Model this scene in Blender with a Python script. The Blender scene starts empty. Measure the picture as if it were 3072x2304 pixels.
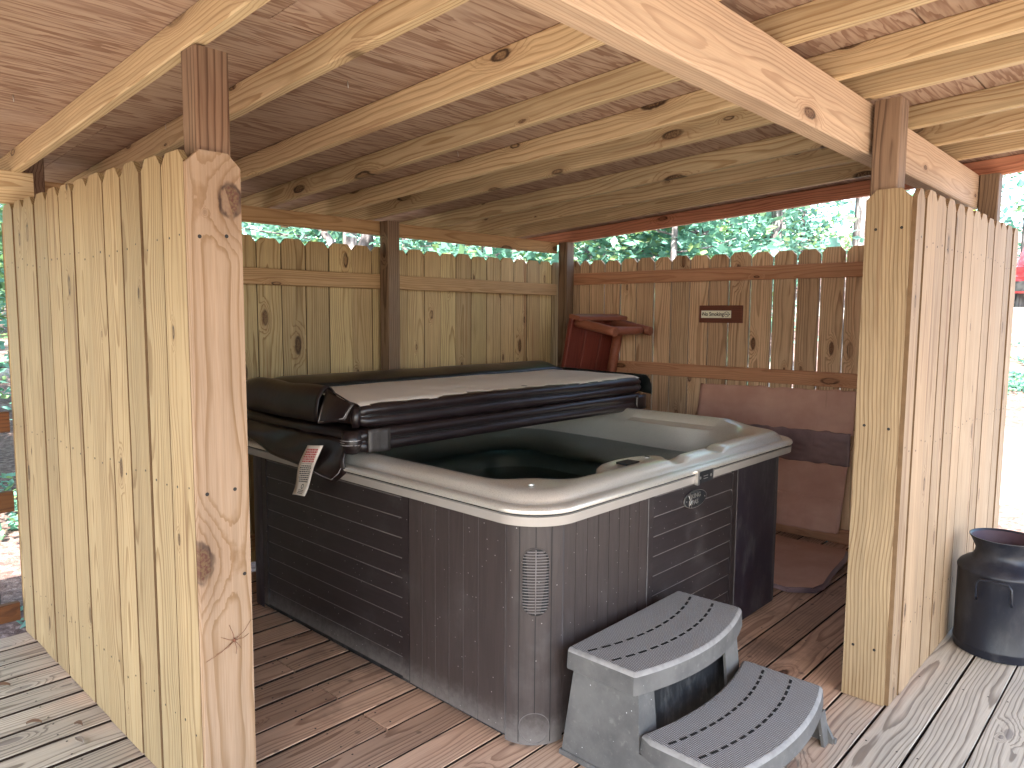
import bpy, bmesh, math, random
from mathutils import Vector, Matrix, noise as mnoise
random.seed(7)
S = bpy.context.scene
COL = S.collection
R = math.radians
# ------------------------------------------------------------------ camera, light, exposure
# world: X = u (towards the open right side), Y = -v (v grows towards the viewer), Z up, deck top at 0
cd = bpy.data.cameras.new('camera'); cam = bpy.data.objects.new('camera', cd); COL.objects.link(cam)
cd.sensor_fit = 'HORIZONTAL'; cd.sensor_width = 36.0; cd.lens = 25.80; cd.clip_start = 0.05; cd.clip_end = 500
_r = ((0.7306484538990423, -0.06913387876746949, 0.6792446861194453),
      (0.6827169072542406, 0.06362867263320024, -0.7279072856951919),
      (0.007103616272274143, 0.9955761642513857, 0.09368905918171244))
cam.matrix_world = Matrix.Translation((3.7711, -4.6334, 1.3984)) @ Matrix(_r).to_4x4()
S.camera = cam
W = bpy.data.worlds.new('World'); S.world = W; W.use_nodes = True
SUN_EL, SUN_AZ = R(47), (0.62, -0.78)           # azimuth as a direction towards the sun in X, Y
wn = W.node_tree.nodes; wl = W.node_tree.links
sky = wn.new('ShaderNodeTexSky'); sky.sky_type = 'NISHITA'; sky.sun_disc = False
sky.sun_elevation = SUN_EL; sky.sun_rotation = math.atan2(SUN_AZ[0], SUN_AZ[1])
sky.air_density = 1.0; sky.dust_density = 2.0
wl.new(sky.outputs[0], wn['Background'].inputs[0]); wn['Background'].inputs[1].default_value = 0.15
sl = bpy.data.lights.new('sun', 'SUN'); sl.energy = 5.0; sl.angle = R(0.5); sl.color = (1.0, 0.94, 0.85)
so = bpy.data.objects.new('sun', sl); COL.objects.link(so)
sd = Vector((SUN_AZ[0] * math.cos(SUN_EL), SUN_AZ[1] * math.cos(SUN_EL), math.sin(SUN_EL)))
so.rotation_euler = sd.to_track_quat('Z', 'Y').to_euler(); so.location = sd * 40
S.view_settings.view_transform = 'Standard'; S.view_settings.look = 'None'
S.view_settings.exposure = 3.05; S.view_settings.gamma = 1.0
S.render.engine = 'CYCLES'
S.cycles.use_denoising = True
S.cycles.max_bounces = 10; S.cycles.diffuse_bounces = 6; S.cycles.transparent_max_bounces = 8
S.cycles.sample_clamp_indirect = 6.0

def P(u, v, z): return Vector((u, -v, z))

# ------------------------------------------------------------------ node helpers
class NT:
    def __init__(s, name):
        s.m = bpy.data.materials.new(name); s.m.use_nodes = True
        s.t = s.m.node_tree; s.n = s.t.nodes; s.b = s.n['Principled BSDF']
    def lk(s, a, b):
        if hasattr(a, 'is_output'): s.t.links.new(a, b)
        else: b.default_value = a
    def math(s, op, *a, clamp=False):
        n = s.n.new('ShaderNodeMath'); n.operation = op; n.use_clamp = clamp
        for i, x in enumerate(a): s.lk(x, n.inputs[i])
        return n.outputs[0]
    def vec(s, op, a, b=None):
        n = s.n.new('ShaderNodeVectorMath'); n.operation = op
        s.lk(a, n.inputs[0])
        if b is not None:
            if op == 'SCALE': s.lk(b, n.inputs[3])
            else: s.lk(b, n.inputs[1])
        return n.outputs[1] if op in ('LENGTH', 'DISTANCE', 'DOT_PRODUCT') else n.outputs[0]
    def sep(s, a):
        n = s.n.new('ShaderNodeSeparateXYZ'); s.lk(a, n.inputs[0]); return n.outputs
    def comb(s, x, y, z):
        n = s.n.new('ShaderNodeCombineXYZ')
        for i, q in enumerate((x, y, z)): s.lk(q, n.inputs[i])
        return n.outputs[0]
    def attr(s, name):
        n = s.n.new('ShaderNodeAttribute'); n.attribute_name = name; return n.outputs['Vector']
    def noise(s, v, scale=1.0, detail=2.0, rough=0.5, dist=0.0):
        n = s.n.new('ShaderNodeTexNoise'); s.lk(v, n.inputs['Vector'])
        n.inputs['Scale'].default_value = scale; n.inputs['Detail'].default_value = detail
        n.inputs['Roughness'].default_value = rough; n.inputs['Distortion'].default_value = dist
        return n.outputs
    def voro(s, v, scale=1.0, dim='3D', rnd=1.0):
        n = s.n.new('ShaderNodeTexVoronoi'); n.voronoi_dimensions = dim
        s.lk(v, n.inputs['Vector']); n.inputs['Scale'].default_value = scale; n.inputs['Randomness'].default_value = rnd
        return n.outputs
    def sstep(s, x, a, b, o0=0.0, o1=1.0):
        n = s.n.new('ShaderNodeMapRange'); n.interpolation_type = 'SMOOTHSTEP'
        s.lk(x, n.inputs[0]); n.inputs[1].default_value = a; n.inputs[2].default_value = b
        n.inputs[3].default_value = o0; n.inputs[4].default_value = o1
        return n.outputs[0]
    def mix(s, f, a, b, mode='MIX'):
        n = s.n.new('ShaderNodeMix'); n.data_type = 'RGBA'; n.blend_type = mode
        s.lk(f, n.inputs[0]); s.lk(c4(a), n.inputs[6]); s.lk(c4(b), n.inputs[7]); return n.outputs[2]
    def bump(s, h, strength, dist):
        n = s.n.new('ShaderNodeBump'); n.inputs['Strength'].default_value = strength; n.inputs['Distance'].default_value = dist
        s.lk(h, n.inputs['Height']); s.t.links.new(n.outputs[0], s.b.inputs['Normal'])
    def pos(s): return s.n.new('ShaderNodeNewGeometry').outputs['Position']
    def obj(s): return s.n.new('ShaderNodeTexCoord').outputs['Object']
    def done(s, col, rough=0.5, spec=0.5, metal=0.0):
        s.lk(c4(col), s.b.inputs['Base Color']); s.lk(rough, s.b.inputs['Roughness'])
        s.lk(spec, s.b.inputs['Specular IOR Level']); s.lk(metal, s.b.inputs['Metallic']); return s.m
def c4(a): return (a[0], a[1], a[2], 1.0) if isinstance(a, tuple) and len(a) == 3 else a

def wood(name, early, late, warm, knotc=(0.085, 0.03, 0.015), ring=0.011, con=0.7, rough=0.62, knots=(), thr=0.62,
         streak=0.5, streakc=(0.22, 0.085, 0.035), weather=None, stain=0.0, vary=0.3, kscale=(5.5, 2.0), fib=0.3, kr=(0.03, 0.11), alb=0.74):
    """Sawn pine: growth rings round an off-board pith, knots that push the rings aside, pitch streaks, fibre."""
    t = NT(name); wc = t.attr('wc'); rn = t.sep(t.attr('rn'))
    x, y, z = t.sep(wc)
    wob = t.noise(t.comb(0.0, t.math('MULTIPLY', y, 1.1), rn[0]), 1.0, 2.0)[1]
    wx, wy, wz = t.sep(wob)
    px = t.math('ADD', x, t.math('MULTIPLY', t.math('SUBTRACT', wx, 0.5), 0.09))
    pz = t.math('ADD', z, t.math('MULTIPLY', t.math('SUBTRACT', wy, 0.5), 0.06))
    r = t.math('SQRT', t.math('ADD', t.math('MULTIPLY', px, px), t.math('MULTIPLY', pz, pz)))
    n1 = t.noise(t.comb(t.math('MULTIPLY', x, 9.0), t.math('MULTIPLY', y, 1.6), t.math('MULTIPLY', z, 9.0)), 1.0, 3.0)[0]
    r = t.math('ADD', r, t.math('MULTIPLY', t.math('SUBTRACT', n1, 0.5), 0.022))
    # knots
    vo = t.voro(t.comb(t.math('MULTIPLY', x, kscale[0]), t.math('MULTIPLY', y, kscale[1]), 0.0), 1.0, '2D')
    vr, vg, vb = t.sep(vo[1])
    on = t.math('GREATER_THAN', vr, thr)
    rk = t.math('ADD', kr[0], t.math('MULTIPLY', vg, kr[1] - kr[0]))
    wn_ = t.noise(t.comb(t.math('MULTIPLY', x, 60.0), t.math('MULTIPLY', y, 40.0), 0.0), 1.0, 2.0)[0]
    wn3 = t.noise(t.comb(t.math('MULTIPLY', x, 16.0), t.math('MULTIPLY', y, 9.0), 2.0), 1.0, 2.0)[0]
    d = t.math('ADD', vo[0], t.math('ADD', t.math('MULTIPLY', t.math('SUBTRACT', wn_, 0.5), 0.04), t.math('MULTIPLY', t.math('SUBTRACT', wn3, 0.5), 0.12)))
    q = t.math('DIVIDE', d, rk)
    kmask = t.math('MULTIPLY', on, t.sstep(q, 0.75, 1.0, 1.0, 0.0))
    kedge = t.math('MULTIPLY', on, t.math('MULTIPLY', t.sstep(q, 0.55, 0.9), t.sstep(q, 0.95, 1.25, 1.0, 0.0)))
    halo = t.math('MULTIPLY', on, t.sstep(q, 0.8, 3.2, 1.0, 0.0))
    for (kx, ky, ka) in knots:
        dd = t.math('SQRT', t.math('ADD', t.math('POWER', t.math('DIVIDE', t.math('SUBTRACT', x, kx), ka), 2.0),
                                   t.math('POWER', t.math('DIVIDE', t.math('SUBTRACT', y, ky), ka * 1.45), 2.0)))
        dd = t.math('ADD', dd, t.math('MULTIPLY', t.math('SUBTRACT', wn_, 0.5), 0.5))
        kmask = t.math('MAXIMUM', kmask, t.sstep(dd, 0.75, 1.0, 1.0, 0.0))
        kedge = t.math('MAXIMUM', kedge, t.math('MULTIPLY', t.sstep(dd, 0.7, 0.95), t.sstep(dd, 1.0, 1.25, 1.0, 0.0)))
        halo = t.math('MAXIMUM', halo, t.sstep(dd, 0.8, 4.0, 1.0, 0.0))
    r = t.math('ADD', r, t.math('MULTIPLY', halo, ring * 3.0))
    fine = t.noise(t.comb(t.math('MULTIPLY', x, 70.0), t.math('MULTIPLY', y, 3.0), t.math('MULTIPLY', z, 70.0)), 1.0, 3.0)[0]
    ph = t.math('ADD', t.math('DIVIDE', r, ring), t.math('MULTIPLY', fine, 0.35))
    saw = t.math('FRACT', ph)
    lt = t.math('MULTIPLY', t.sstep(saw, 0.5, 0.9), t.sstep(saw, 0.93, 1.0, 1.0, 0.0))
    big = t.noise(t.comb(t.math('MULTIPLY', x, 6.0), t.math('MULTIPLY', y, 1.2), z), 1.0, 3.0)[0]
    con_ = t.math('MULTIPLY', t.math('MULTIPLY', lt, con), t.sstep(big, 0.3, 0.7, 0.55, 1.0))
    e2 = t.mix(t.math('MULTIPLY', rn[1], 0.8), early, warm)
    col = t.mix(con_, e2, late)
    fib1 = t.noise(t.comb(t.math('MULTIPLY', x, 260.0), t.math('MULTIPLY', y, 7.0), t.math('MULTIPLY', z, 260.0)), 1.0, 2.0)[0]
    col = t.mix(t.sstep(fib1, 0.35, 0.75, 0.0, fib), col, late)
    sk = t.noise(t.comb(t.math('MULTIPLY', x, 22.0), t.math('MULTIPLY', y, 0.55), rn[0]), 1.0, 2.0, 0.6)[0]
    col = t.mix(t.math('MULTIPLY', t.sstep(sk, 0.62, 0.74), streak), col, streakc)
    col = t.mix(t.math('MULTIPLY', halo, 0.25), col, streakc)
    ringk = t.noise(t.comb(t.math('MULTIPLY', x, 120.0), t.math('MULTIPLY', y, 120.0), 0.0), 1.0, 1.0)[0]
    kc = t.mix(t.sstep(ringk, 0.35, 0.65), knotc, tuple(k * 0.6 for k in late))
    col = t.mix(t.math('MULTIPLY', kmask, t.sstep(vb, 0.1, 0.8, 0.35, 0.95)), col, kc)
    col = t.mix(t.math('MULTIPLY', kedge, t.sstep(t.math('ADD', wn3, t.math('MULTIPLY', wn_, .3)), .45, .75, .15, .9)), col, tuple(k * 0.3 for k in knotc))
    # grime and board to board value
    bl = t.noise(t.vec('MULTIPLY', wc, (3.0, 1.7, 3.0)), 1.0, 4.0, 0.6)[0]
    st2 = t.noise(t.comb(t.math('MULTIPLY', x, 48.0), t.math('MULTIPLY', y, 0.9), t.math('MULTIPLY', z, 48.0)), 1.0, 3.0, 0.6)[0]
    val = t.math('ADD', t.math('ADD', 1.0 - vary * 0.5, t.math('MULTIPLY', rn[2], vary)), t.math('MULTIPLY', t.math('SUBTRACT', bl, 0.5), 0.35))
    val = t.math('MULTIPLY', t.math('ADD', val, t.math('MULTIPLY', t.math('SUBTRACT', st2, 0.5), 0.55)), alb)
    col = t.mix(1.0, col, t.comb(val, val, val), 'MULTIPLY')
    if stain:
        st = t.noise(t.vec('MULTIPLY', t.pos(), (1.0, 1.0, 1.0)), 2.2, 5.0, 0.65)[0]
        sp = t.voro(t.pos(), 9.0, '3D')[0]
        col = t.mix(t.math('MULTIPLY', t.sstep(st, 0.52, 0.72), stain), col, (0.07, 0.045, 0.035))
        col = t.mix(t.math('MULTIPLY', t.sstep(sp, 0.05, 0.13, 1.0, 0.0), stain * 0.9), col, (0.05, 0.03, 0.025))
    rg = rough
    if weather:
        w = weather(t)
        gl = t.mix(t.math('MULTIPLY', lt, .95), (0.385, 0.345, 0.28), (0.155, 0.13, 0.10))
        gl = t.mix(t.sstep(fib1, 0.35, 0.75, 0.0, 0.4), gl, (0.20, 0.18, 0.165))
        gl = t.mix(t.math('MULTIPLY', kmask, 0.6), gl, (0.10, 0.085, 0.08))
        gl = t.mix(1.0, gl, t.comb(val, val, val), 'MULTIPLY')
        col = t.mix(w, col, gl)
    h = t.math('ADD', t.math('MULTIPLY', lt, 0.5), t.math('MULTIPLY', fib1, 0.5))
    h = t.math('SUBTRACT', h, t.math('MULTIPLY', kedge, 0.6))
    t.bump(h, 0.35, 0.0015)
    return t.done(col, rg, 0.3)

def plain(name, col, rough=0.5, spec=0.5, metal=0.0, var=0.25, scale=8.0, bump=0.0, bscale=60.0, dust=0.0, dustc=(0.4, 0.38, 0.36), coat=0.0):
    t = NT(name); o = t.obj()
    n = t.noise(o, scale, 5.0, 0.6)[0]
    c = t.mix(t.sstep(n, 0.3, 0.7, 0.0, var), col, tuple(k * 0.55 for k in col))
    rg = t.math('ADD', rough - 0.08, t.math('MULTIPLY', n, 0.16))
    if dust:
        n2 = t.noise(t.vec('MULTIPLY', o, (1.0, 1.0, 0.4)), scale * 2.3, 6.0, 0.7)[0]
        f = t.math('MULTIPLY', t.sstep(n2, 0.45, 0.75), dust)
        c = t.mix(f, c, dustc); rg = t.math('ADD', rg, t.math('MULTIPLY', f, 0.3))
        sp = t.voro(o, scale * 7.0)[0]
        c = t.mix(t.math('MULTIPLY', t.sstep(sp, 0.03, 0.09, 1.0, 0.0), dust), c, dustc)
    if bump: t.bump(t.noise(o, bscale, 4.0, 0.6)[0], bump, 0.004)
    if coat: t.b.inputs['Coat Weight'].default_value = coat; t.b.inputs['Coat Roughness'].default_value = 0.12
    return t.done(c, rg, spec, metal)

# ------------------------------------------------------------------ mesh builder
class MB:
    def __init__(s): s.v = []; s.f = []; s.mi = []; s.sm = []; s.wc = []; s.rn = []
    def add(s, vs, fs, mat=0, smooth=False, wc=None, rn=None):
        b = len(s.v); s.v += [Vector(q) for q in vs]
        s.wc += wc if wc else [Vector(q) for q in vs]
        rn = rn or (random.random(), random.random(), random.random()); s.rn += [rn] * len(vs)
        for f in fs: s.f.append([b + i for i in f]); s.mi.append(mat); s.sm.append(smooth)
    def board(s, o, ex, ey, ez, w, L, t, outline=None, ch=0.003, mat=0, pith=None, seg=1, bow=0.0, emat=None):
        """w across ex (centred), L along ey, t along ez; wc keeps the board's own coordinates for the grain."""
        o = Vector(o); ex = Vector(ex).normalized(); ey = Vector(ey).normalized(); ez = Vector(ez).normalized()
        if pith is None: pith = (random.uniform(-.07, .07), random.uniform(0, 80), random.choice((-1, 1)) * random.uniform(.02, .09))
        pith = Vector(pith); vs = []; wc = []; fs = []
        def put(x, y, z):
            bw = bow * math.sin(math.pi * y / L) if bow else 0
            vs.append(o + ex * (x + bw) + ey * y + ez * z); wc.append(Vector((x, y, z)) + pith)
        if outline:
            n = len(outline)
            for z in (0, t):
                for x, y in outline: put(x, y, z)
            fs = [list(range(n)), list(range(n, 2 * n))] + [[i, (i + 1) % n, n + (i + 1) % n, n + i] for i in range(n)]
        else:
            a = w / 2; c = ch
            sec = [(-a + c, 0), (a - c, 0), (a, c), (a, t - c), (a - c, t), (-a + c, t), (-a, t - c), (-a, c)]
            for k in range(seg + 1):
                for x, z in sec: put(x, L * k / seg, z)
            fs = [list(range(8)), list(range(8 * seg, 8 * seg + 8))]
            for k in range(seg):
                fs += [[k * 8 + i, k * 8 + (i + 1) % 8, k * 8 + 8 + (i + 1) % 8, k * 8 + 8 + i] for i in range(8)]
        nf = len(s.f); s.add(vs, fs, mat, False, wc)
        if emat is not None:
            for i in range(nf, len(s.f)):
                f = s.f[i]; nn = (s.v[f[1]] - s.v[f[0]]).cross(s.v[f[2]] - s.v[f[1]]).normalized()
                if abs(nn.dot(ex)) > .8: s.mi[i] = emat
    def box(s, a, b, mat=0):
        a = Vector(a); b = Vector(b)
        vs = [Vector((x, y, z)) for x in (a.x, b.x) for y in (a.y, b.y) for z in (a.z, b.z)]
        s.add(vs, [[0, 1, 3, 2], [4, 5, 7, 6], [0, 1, 5, 4], [2, 3, 7, 6], [0, 2, 6, 4], [1, 3, 7, 5]], mat)
    def disc(s, c, n, r, mat=0, k=8, h=0.0008, rx=1.0):
        c = Vector(c); n = Vector(n).normalized(); a = n.orthogonal().normalized(); b = n.cross(a)
        vs = []
        for q in range(k):
            an = 2 * math.pi * q / k; vs.append(c + (a * math.cos(an) + b * math.sin(an)) * r)
        vs += [p + n * h for p in vs]
        s.add(vs, [list(range(k, 2 * k))] + [[i, (i + 1) % k, k + (i + 1) % k, k + i] for i in range(k)], mat)
    def tube(s, pts, rad, k=8, mat=0, cap=True, smooth=True):
        pts = [Vector(p) for p in pts]; rad = rad if isinstance(rad, (list, tuple)) else [rad] * len(pts)
        vs = []; ref = None
        for i, p in enumerate(pts):
            d = (pts[min(i + 1, len(pts) - 1)] - pts[max(i - 1, 0)]).normalized()
            if ref is None: ref = d.orthogonal().normalized()
            ref = (ref - d * ref.dot(d)).normalized(); b = d.cross(ref)
            for q in range(k):
                an = 2 * math.pi * q / k; vs.append(p + (ref * math.cos(an) + b * math.sin(an)) * rad[i])
        fs = []
        for i in range(len(pts) - 1):
            fs += [[i * k + q, i * k + (q + 1) % k, (i + 1) * k + (q + 1) % k, (i + 1) * k + q] for q in range(k)]
        s.add(vs, fs, mat, smooth)
        if cap:
            b0 = len(s.v) - len(vs)
            for o_ in (0, (len(pts) - 1) * k):
                s.f.append([b0 + o_ + q for q in range(k)]); s.mi.append(mat); s.sm.append(False)
    def lathe(s, c, prof, k=40, mat=0):
        c = Vector(c); vs = []
        for r, z in prof:
            for q in range(k):
                an = 2 * math.pi * q / k; vs.append(c + Vector((r * math.cos(an), r * math.sin(an), z)))
        fs = []
        for i in range(len(prof) - 1):
            fs += [[i * k + q, i * k + (q + 1) % k, (i + 1) * k + (q + 1) % k, (i + 1) * k + q] for q in range(k)]
        s.add(vs, fs, mat, True)
    def loft(s, rings, mat=0, closed=True, smooth=True, cap0=False, cap1=False):
        n = len(rings[0]); vs = [p for r in rings for p in r]; fs = []
        for i in range(len(rings) - 1):
            for q in range(n if closed else n - 1):
                fs.append([i * n + q, i * n + (q + 1) % n, (i + 1) * n + (q + 1) % n, (i + 1) * n + q])
        if cap0: fs.append(list(range(n)))
        if cap1: fs.append(list(range((len(rings) - 1) * n, len(rings) * n)))
        s.add(vs, fs, mat, smooth)
    def build(s, name, mats, parent=None, origin=None):
        if not isinstance(mats, (list, tuple)): mats = [mats]
        if origin is None: origin = parent_loc(parent) if parent else Vector((0, 0, 0))
        me = bpy.data.meshes.new(name)
        me.from_pydata([p - origin for p in s.v], [], s.f)
        for m in mats: me.materials.append(m)
        me.polygons.foreach_set('material_index', s.mi); me.polygons.foreach_set('use_smooth', s.sm)
        a = me.attributes.new('wc', 'FLOAT_VECTOR', 'POINT'); a.data.foreach_set('vector', [k for p in s.wc for k in p])
        a = me.attributes.new('rn', 'FLOAT_VECTOR', 'POINT'); a.data.foreach_set('vector', [k for p in s.rn for k in p])
        bm = bmesh.new(); bm.from_mesh(me); bmesh.ops.recalc_face_normals(bm, faces=bm.faces); bm.to_mesh(me); bm.free()
        o = bpy.data.objects.new(name, me); COL.objects.link(o)
        if parent: o.parent = parent
        else: o.location = origin
        return o
def parent_loc(p):
    l = Vector((0, 0, 0))
    while p: l += p.location; p = p.parent
    return l
def tag(o, label=None, cat=None, group=None, kind=None):
    if label: o['label'] = label
    if cat: o['category'] = cat
    if group: o['group'] = group
    if kind: o['kind'] = kind
    return o
def thing(name, loc, label, cat, group=None):
    o = bpy.data.objects.new(name, None); o.empty_display_size = 0.1; COL.objects.link(o); o.location = loc
    return tag(o, label, cat, group)
def shade_auto(o, ang=35):
    me = o.data
    bm = bmesh.new(); bm.from_mesh(me)
    for e in bm.edges:
        e.smooth = not (len(e.link_faces) == 2 and e.calc_face_angle(0) > R(ang))
    for f in bm.faces: f.smooth = True
    bm.to_mesh(me); bm.free()
def text(name, body, size, mat, parent, o, xd, yd, align='CENTER', ext=0.0006, sx=1.0):
    c = bpy.data.curves.new(name, 'FONT'); c.body = body; c.size = size; c.align_x = align; c.align_y = 'CENTER'; c.extrude = ext
    c.offset = size * 0.012
    t = bpy.data.objects.new(name, c); COL.objects.link(t)
    dg = bpy.context.evaluated_depsgraph_get(); me = bpy.data.meshes.new_from_object(t.evaluated_get(dg))
    bpy.data.objects.remove(t); bpy.data.curves.remove(c)
    xd = Vector(xd); yd = Vector(yd); zd = xd.cross(yd); ol = parent_loc(parent)
    for v in me.vertices:
        q = v.co.copy(); v.co = Vector(o) - ol + xd * q.x * sx + yd * q.y + zd * q.z
    me.materials.clear(); me.materials.append(mat); me.name = name
    ob = bpy.data.objects.new(name, me); COL.objects.link(ob); ob.parent = parent
    return ob

# ------------------------------------------------------------------ materials
def deck_weather_light(t):
    x, y, z = t.sep(t.pos())
    n = t.math('MULTIPLY', t.math('SUBTRACT', t.noise(t.vec('MULTIPLY', t.pos(), (5.0, 1.5, 1.0)), 1.0, 4.0, 0.65)[0], 0.5), 0.5)
    a = t.sstep(t.math('ADD', x, n), 2.75, 3.15)
    b = t.sstep(t.math('ADD', t.math('MULTIPLY', y, -1.0), n), 3.55, 4.0)
    c = t.math('MULTIPLY', t.sstep(t.math('ADD', t.math('SUBTRACT', x, y), n), 4.9, 6.0), 0.75)  # greyer towards the viewer: brighter light there painted in as weathered tone
    return t.math('MAXIMUM', t.math('MAXIMUM', a, b), c)
M = {}
PINE = dict(early=(0.60, 0.42, 0.20), late=(0.36, 0.205, 0.075), warm=(0.62, 0.41, 0.235))
M['fence'] = wood('pale_pine_pickets', (0.60, 0.455, 0.25), (0.31, 0.19, 0.08), (0.58, 0.42, 0.225), con=0.9, thr=0.5, streak=0.8, vary=0.36, ring=0.008, kr=(.015, .07), alb=.52, streakc=(.25, .13, .055))
M['fence2'] = wood('pinkish_pine_pickets', (0.60, 0.44, 0.28), (0.36, 0.215, 0.115), (0.60, 0.41, 0.25), con=0.9, thr=0.5, streak=0.7, vary=0.36, ring=0.008, kr=(.015, .07), alb=.55, streakc=(.25, .12, .06))
M['inner'] = wood('inner_pine_pickets', (0.47, 0.36, 0.18), (0.23, 0.14, 0.055), (0.47, 0.325, 0.175), con=0.9, thr=0.55, streak=0.6, vary=0.4, ring=0.012, alb=1.15)  # albedo raised to make up for the dim light inside the shelter
M['back'] = wood('brown_pine_pickets', (0.46, 0.325, 0.21), (0.20, 0.11, 0.06), (0.45, 0.295, 0.19), con=0.95, thr=0.52, streak=0.5, vary=0.35, ring=0.012, alb=1.35)
M['rail'] = wood('golden_pine_rail', (0.50, 0.33, 0.16), (0.28, 0.145, 0.055), (0.47, 0.29, 0.15), con=0.8, thr=0.5, streak=0.3, vary=0.2, alb=1.05)
M['rail2'] = wood('reddish_pine_rail', (0.43, 0.225, 0.13), (0.27, 0.115, 0.06), (0.43, 0.215, 0.125), con=0.8, thr=0.55, streak=0.3, vary=0.2, alb=1.15)
M['rafter'] = wood('yellow_pine_rafter', (0.60, 0.48, 0.285), (0.34, 0.215, 0.10), (0.60, 0.445, 0.26), knotc=(0.06, 0.02, 0.012), con=0.95, thr=0.35, streak=0.55, vary=0.25, kscale=(6.0, 2.1), kr=(0.02, 0.13), alb=1.0)
M['redrafter'] = wood('red_pine_rafter', (0.47, 0.215, 0.125), (0.24, 0.085, 0.05), (0.47, 0.20, 0.12), con=0.9, thr=0.4, streak=0.5, vary=0.2, ring=0.008, alb=1.25)
M['beam'] = wood('pinkish_pine_beam', (0.61, 0.45, 0.31), (0.41, 0.265, 0.17), (0.61, 0.44, 0.30), con=0.95, thr=0.6, streak=0.2, vary=0.1, ring=0.008, alb=.85)
M['post'] = wood('brown_pine_post', (0.33, 0.225, 0.145), (0.11, 0.062, 0.038), (0.31, 0.20, 0.13), con=1.0, thr=0.55, streak=0.3, vary=0.3, ring=0.014)
M['endl'] = wood('peach_pine_board', (0.62, 0.43, 0.285), (0.40, 0.23, 0.11), (0.62, 0.41, 0.26), con=1.0, thr=2.0, streak=0.15, vary=0.1, ring=0.015, alb=.54,
                 knots=((0.040, 1.692, 0.030), (-0.072, 0.730, 0.036), (-0.028, 1.655, 0.004)), knotc=(0.15, 0.05, 0.03))
M['endr'] = wood('striped_pine_board', (0.55, 0.40, 0.235), (0.27, 0.165, 0.075), (0.55, 0.40, 0.235), con=1.0, thr=2.0, streak=0.5, vary=0.1, ring=0.012, alb=.58,
                 knots=((-0.005, 0.735, 0.010), (-0.045, 0.24, 0.008)), knotc=(0.10, 0.04, 0.03))
M['deck'] = wood('deck_boards', (0.48, 0.315, 0.215), (0.20, 0.108, 0.07), (0.47, 0.285, 0.19), con=0.9, thr=0.7, streak=0.15, vary=0.4, ring=0.012,
                 weather=deck_weather_light, stain=0.6, alb=1.05)
M['stain'] = wood('brown_stained_rail', (0.16, 0.065, 0.02), (0.07, 0.025, 0.01), (0.17, 0.06, 0.02), con=0.7, thr=0.8, streak=0.0, vary=0.2)
M['redbench'] = wood('red_stained_wood', (0.22, 0.045, 0.03), (0.11, 0.02, 0.014), (0.22, 0.045, 0.03), con=0.6, thr=2.0, streak=0.0, vary=0.25, rough=0.5)
M['redlog'] = wood('red_stained_log', (0.36, 0.13, 0.075), (0.24, 0.07, 0.04), (0.34, 0.11, 0.065), con=0.3, thr=0.85, streak=0.0, vary=0.2, rough=0.5)
M['plaque'] = wood('redwood_plaque', (0.24, 0.085, 0.055), (0.14, 0.045, 0.03), (0.24, 0.085, 0.055), con=0.6, thr=2.0, streak=0.0, vary=0.1)
def plywood():
    t = NT('plywood_sheathing'); wc = t.attr('wc'); rn = t.sep(t.attr('rn')); x, y, z = t.sep(wc)
    n = t.noise(t.comb(t.math('MULTIPLY', x, 8.0), t.math('MULTIPLY', y, 0.75), rn[0]), 1.0, 4.0, 0.55, 0.3)[0]
    f = t.noise(t.comb(t.math('MULTIPLY', x, 90.0), t.math('MULTIPLY', y, 5.0), 0.0), 1.0, 2.0)[0]
    ph = t.math('FRACT', t.math('ADD', t.math('MULTIPLY', n, 13.0), t.math('MULTIPLY', f, 0.5)))
    lt = t.math('MULTIPLY', t.sstep(ph, 0.3, 0.85), t.sstep(ph, 0.9, 1.0, 1.0, 0.0))
    col = t.mix(t.math('MULTIPLY', lt, 0.8), (0.52, 0.37, 0.265), (0.26, 0.14, 0.09))
    col = t.mix(t.sstep(f, 0.4, 0.75, 0.0, 0.4), col, (0.24, 0.115, 0.075))
    pl = t.noise(t.comb(t.math('MULTIPLY', x, 3.0), t.math('MULTIPLY', y, 1.0), 3.0), 1.0, 5.0, 0.65)[0]
    col = t.mix(t.sstep(pl, 0.5, 0.75, 0.0, 0.5), col, (0.54, 0.40, 0.31))
    val = t.math('ADD', 0.68, t.math('MULTIPLY', rn[2], 0.16)); col = t.mix(1.0, col, t.comb(val, val, val), 'MULTIPLY')
    t.bump(t.math('ADD', lt, f), 0.3, 0.002)
    return t.done(col, 0.7, 0.25)
M['ply'] = plywood()
M['edge'] = plain('gap_shade_edge', (0.17, 0.105, 0.055), 0.8, 0.2, var=.4, scale=30)  # sawn side faces painted darker so the picket gaps look shaded
M['seamshade'] = plain('seam_shade_edge', (0.035, 0.024, 0.018), 0.9, 0.1)  # near-black on deck board sides, painting shade into the seams
M['screw'] = plain('dark_screw_head', (0.025, 0.022, 0.02), 0.5, 0.4, 0.3, bump=0)
M['nail'] = plain('bright_nail', (0.55, 0.52, 0.48), 0.4, 0.5, 0.8)
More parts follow.
